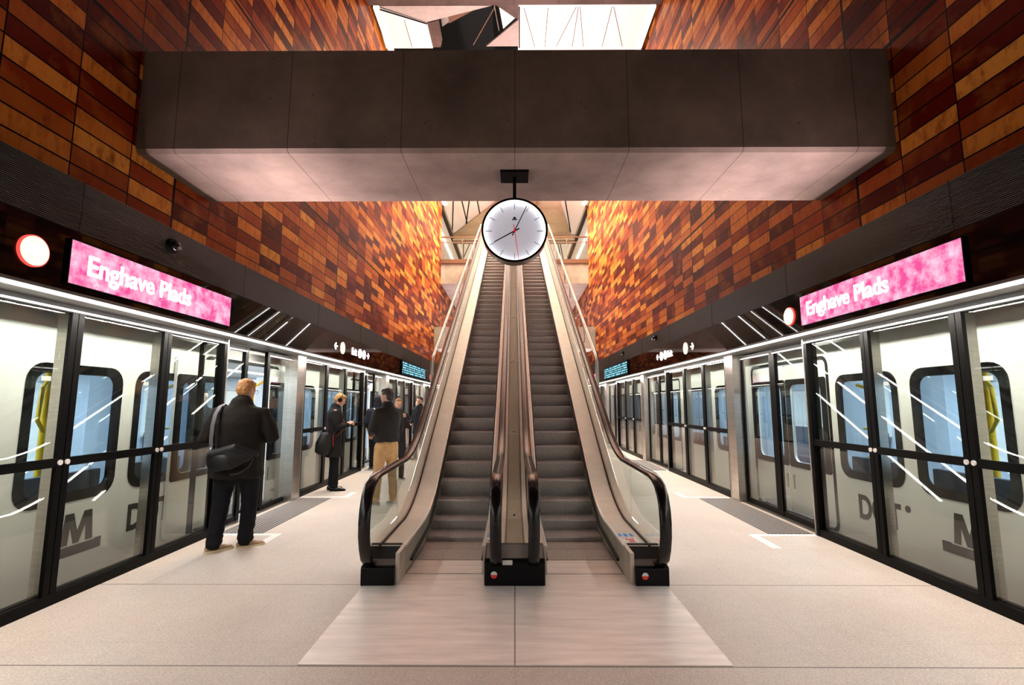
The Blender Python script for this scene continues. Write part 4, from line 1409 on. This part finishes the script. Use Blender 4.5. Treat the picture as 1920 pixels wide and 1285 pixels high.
MB().ell(w1((-.205, -.215, 1.035)), (.014, .008, .028)).build('strap_buckle', M['steel'], bg, smooth=180)
MB().tube(along(w1, [(.20, -.22, .95), (.17, -.26, .86), (.08, -.27, .80), (.0, -.26, .79)]), .007, 8).build('hanging_strap', leather, bg, smooth=60)

# 2: headphones and phone
p2, w2, h2 = human('person', 'person in a black knee-length coat and black trousers looking down at a phone, blond hair',
    (-3.30, 9.2, 0), 68, H=1.74, build=1.0, coat=cloth('black_long_coat', (.011, .010, .011)), hem=.60, trousers=blackt, shoes=blackshoe, hair=blond, skin=sk1,
    arms={-1: ((-.22, .04, 1.12), (-.07, .22, 1.20)), 1: ((.23, .03, 1.12), (.09, .22, 1.18))},
    legs={-1: ((-.08, .01, .50), (-.085, -.01, .09), 12), 1: ((.08, .02, .50), (.09, .03, .09), -12)}, head_yaw=0, head_pitch=26)
def unit(o, f, p): o.location = f(p)
hpn = thing('headphones', 'black over-ear headphones on the blond person', 'headphones', tuple(w2((0, 0, 1.74))))
ring = [tuple(w2(h2((.088 * math.cos(a), -.0, 1.655 + .118 * math.sin(a))))) for a in [PI * i / 16 for i in range(17)]]
MB().tube(ring, .009, 8).build('headband', M['plastic'], hpn, smooth=60)
for q in (-1, 1):
    c0 = w2(h2((q * .078, .004, 1.648))); c1 = w2(h2((q * .108, .004, 1.648)))
    MB().cyl(tuple(c0), tuple(c1), .040, 20).build('ear_cup', M['plastic'], hpn, smooth=40)
ph = thing('phone', 'dark phone held by the person with headphones', 'phone', tuple(w2((0, .33, 1.24))))
A = w2((-.01, .30, 1.225)); B = w2((.01, .36, 1.30))
mp = MB().loft([(A, .036, .005), (B, .036, .005)], side=tuple(Matrix.Rotation(-math.radians(68), 3, 'Z') @ Vector((1, 0, 0))), seg=4, cap=False)
mp.build('case', M['plastic'], ph)
sb = thing('shoulder_bag', 'dark shoulder bag with red trim on the hip of the person with headphones', 'bag', tuple(w2((.2, -.14, .85))))
MB().loft([(w2((.20, -.20, .70)), .13, .05), (w2((.21, -.17, .85)), .15, .065), (w2((.20, -.14, 1.0)), .10, .05)], side=tuple(w2((0, 1, 0)) - w2((0, 0, 0))), seg=16).build('bag_body', leather, sb, smooth=180)
flat_strap([tuple(w2(p)) for p in ((.225, -.02, .80), (.240, -.03, .93), (.225, -.03, 1.0))], .012, .004, (0, 1, 0)).build('trim', M['sred'], sb)
flat_strap([tuple(w2(p)) for p in ((.20, -.12, 1.02), (.15, -.13, 1.25), (-.06, -.10, 1.47), (-.14, .05, 1.43), (-.02, .16, 1.25), (.15, .14, 1.08), (.215, .02, .98))], .016, .004, (0, 1, 0)).build('strap', cloth('dark_red_strap', (.14, .03, .03)), sb, smooth=60)

# 3: tan trousers
p3, w3, h3 = human('person', 'person in a dark jacket and tan trousers with grey shoes, turned towards the doors',
    (-2.00, 7.87, 0), -48, H=1.77, build=1.08, coat=brownjk, hem=.86, trousers=tan, shoes=greyshoe, sole=whitesole, hair=darkh, skin=sk2,
    arms={-1: ((-.25, .03, 1.14), (-.12, .26, 1.06)), 1: ((.26, .02, 1.14), (.12, .27, 1.06))},
    legs={-1: ((-.11, .05, .50), (-.13, .06, .09), 18), 1: ((.10, -.02, .50), (.10, -.08, .09), -6)}, head_yaw=-32, head_pitch=2)
# 4: hooded figure with white bag
p4, w4, h4 = human('person', 'person in a navy hooded jacket and black trousers seen from behind with a white bag',
    (-3.30, 12.05, 0), -25, H=1.72, build=1.12, coat=navy, hem=.84, trousers=blackt, shoes=blackshoe, sole=whitesole, hair=None, hood=cloth('dark_hood', (.012, .012, .018)), skin=sk2,
    arms={-1: ((-.27, .0, 1.14), (-.20, .18, 1.0)), 1: ((.27, .0, 1.14), (.22, .14, .98))})
wb = thing('shoulder_bag', 'white bag slung on the back of the hooded person', 'bag', tuple(w4((.1, -.2, 1.1))))
MB().loft([(w4((.02, -.19, .97)), .09, .05), (w4((.13, -.21, 1.05)), .13, .07), (w4((.18, -.18, 1.18)), .07, .05)], side=(0, 0, 1), seg=14).build('bag_body', cloth('white_canvas', (.62, .62, .64)), wb, smooth=180)
flat_strap([tuple(w4(p)) for p in ((.14, -.18, 1.2), (.03, -.17, 1.34), (-.12, -.12, 1.47))], .015, .005, (1, 0, 0)).build('strap', cloth('white_strap', (.55, .55, .56)), wb)
# 5: blond woman behind the tan-trousered person
p5, w5, h5 = human('person', 'blond person in a long dark coat behind the one in tan trousers',
    (-2.42, 10.4, 0), 150, H=1.64, build=.95, coat=cloth('dark_grey_coat', (.03, .028, .032)), hem=.50, trousers=blackt, shoes=blackshoe, sole=whitesole, hair=blond, skin=sk1, hair_len=.08,
    arms={-1: ((-.22, .08, 1.14), (-.08, .24, 1.36)), 1: ((.23, .02, 1.12), (.16, .2, 1.02))}, head_yaw=10)
# 6: far figure with a hand at the face
p6, w6, h6 = human('person', 'person far along the platform in a black hooded jacket with a hand at the face',
    (-2.70, 14.2, 0), 205, H=1.74, build=1.0, coat=cloth('black_jacket', (.014, .014, .017)), hem=.72, trousers=grey, shoes=blackshoe, hair=darkh, skin=sk2,
    arms={-1: ((-.22, .12, 1.20), (-.05, .15, 1.50)), 1: ((.24, .0, 1.12), (.2, .16, 1.0))}, head_yaw=0)
# passengers seen through the train windows
g2 = 'passengers inside the trains'
human('person', 'passenger in a dark jacket standing behind a right-hand train window', (4.75, 9.9, .0), -90, H=1.72, coat=navy, hem=.84, trousers=grey, shoes=blackshoe, hair=darkh, skin=sk2, grp=g2)
human('person', 'passenger in a red top standing deeper in the right-hand train', (4.8, 11.5, .0), -120, H=1.68, coat=cloth('red_top', (.42, .03, .04)), hem=.86, trousers=blackt, shoes=blackshoe, hair=blond, skin=sk1, grp=g2)
human('person', 'passenger in a dark coat standing just inside the open left train doorway', (-5.6, 8.9, .0), 100, H=1.78, coat=brownjk, hem=.7, trousers=blackt, shoes=blackshoe, hair=darkh, skin=sk2, grp=g2)

bpy.data.scenes.remove(WS)
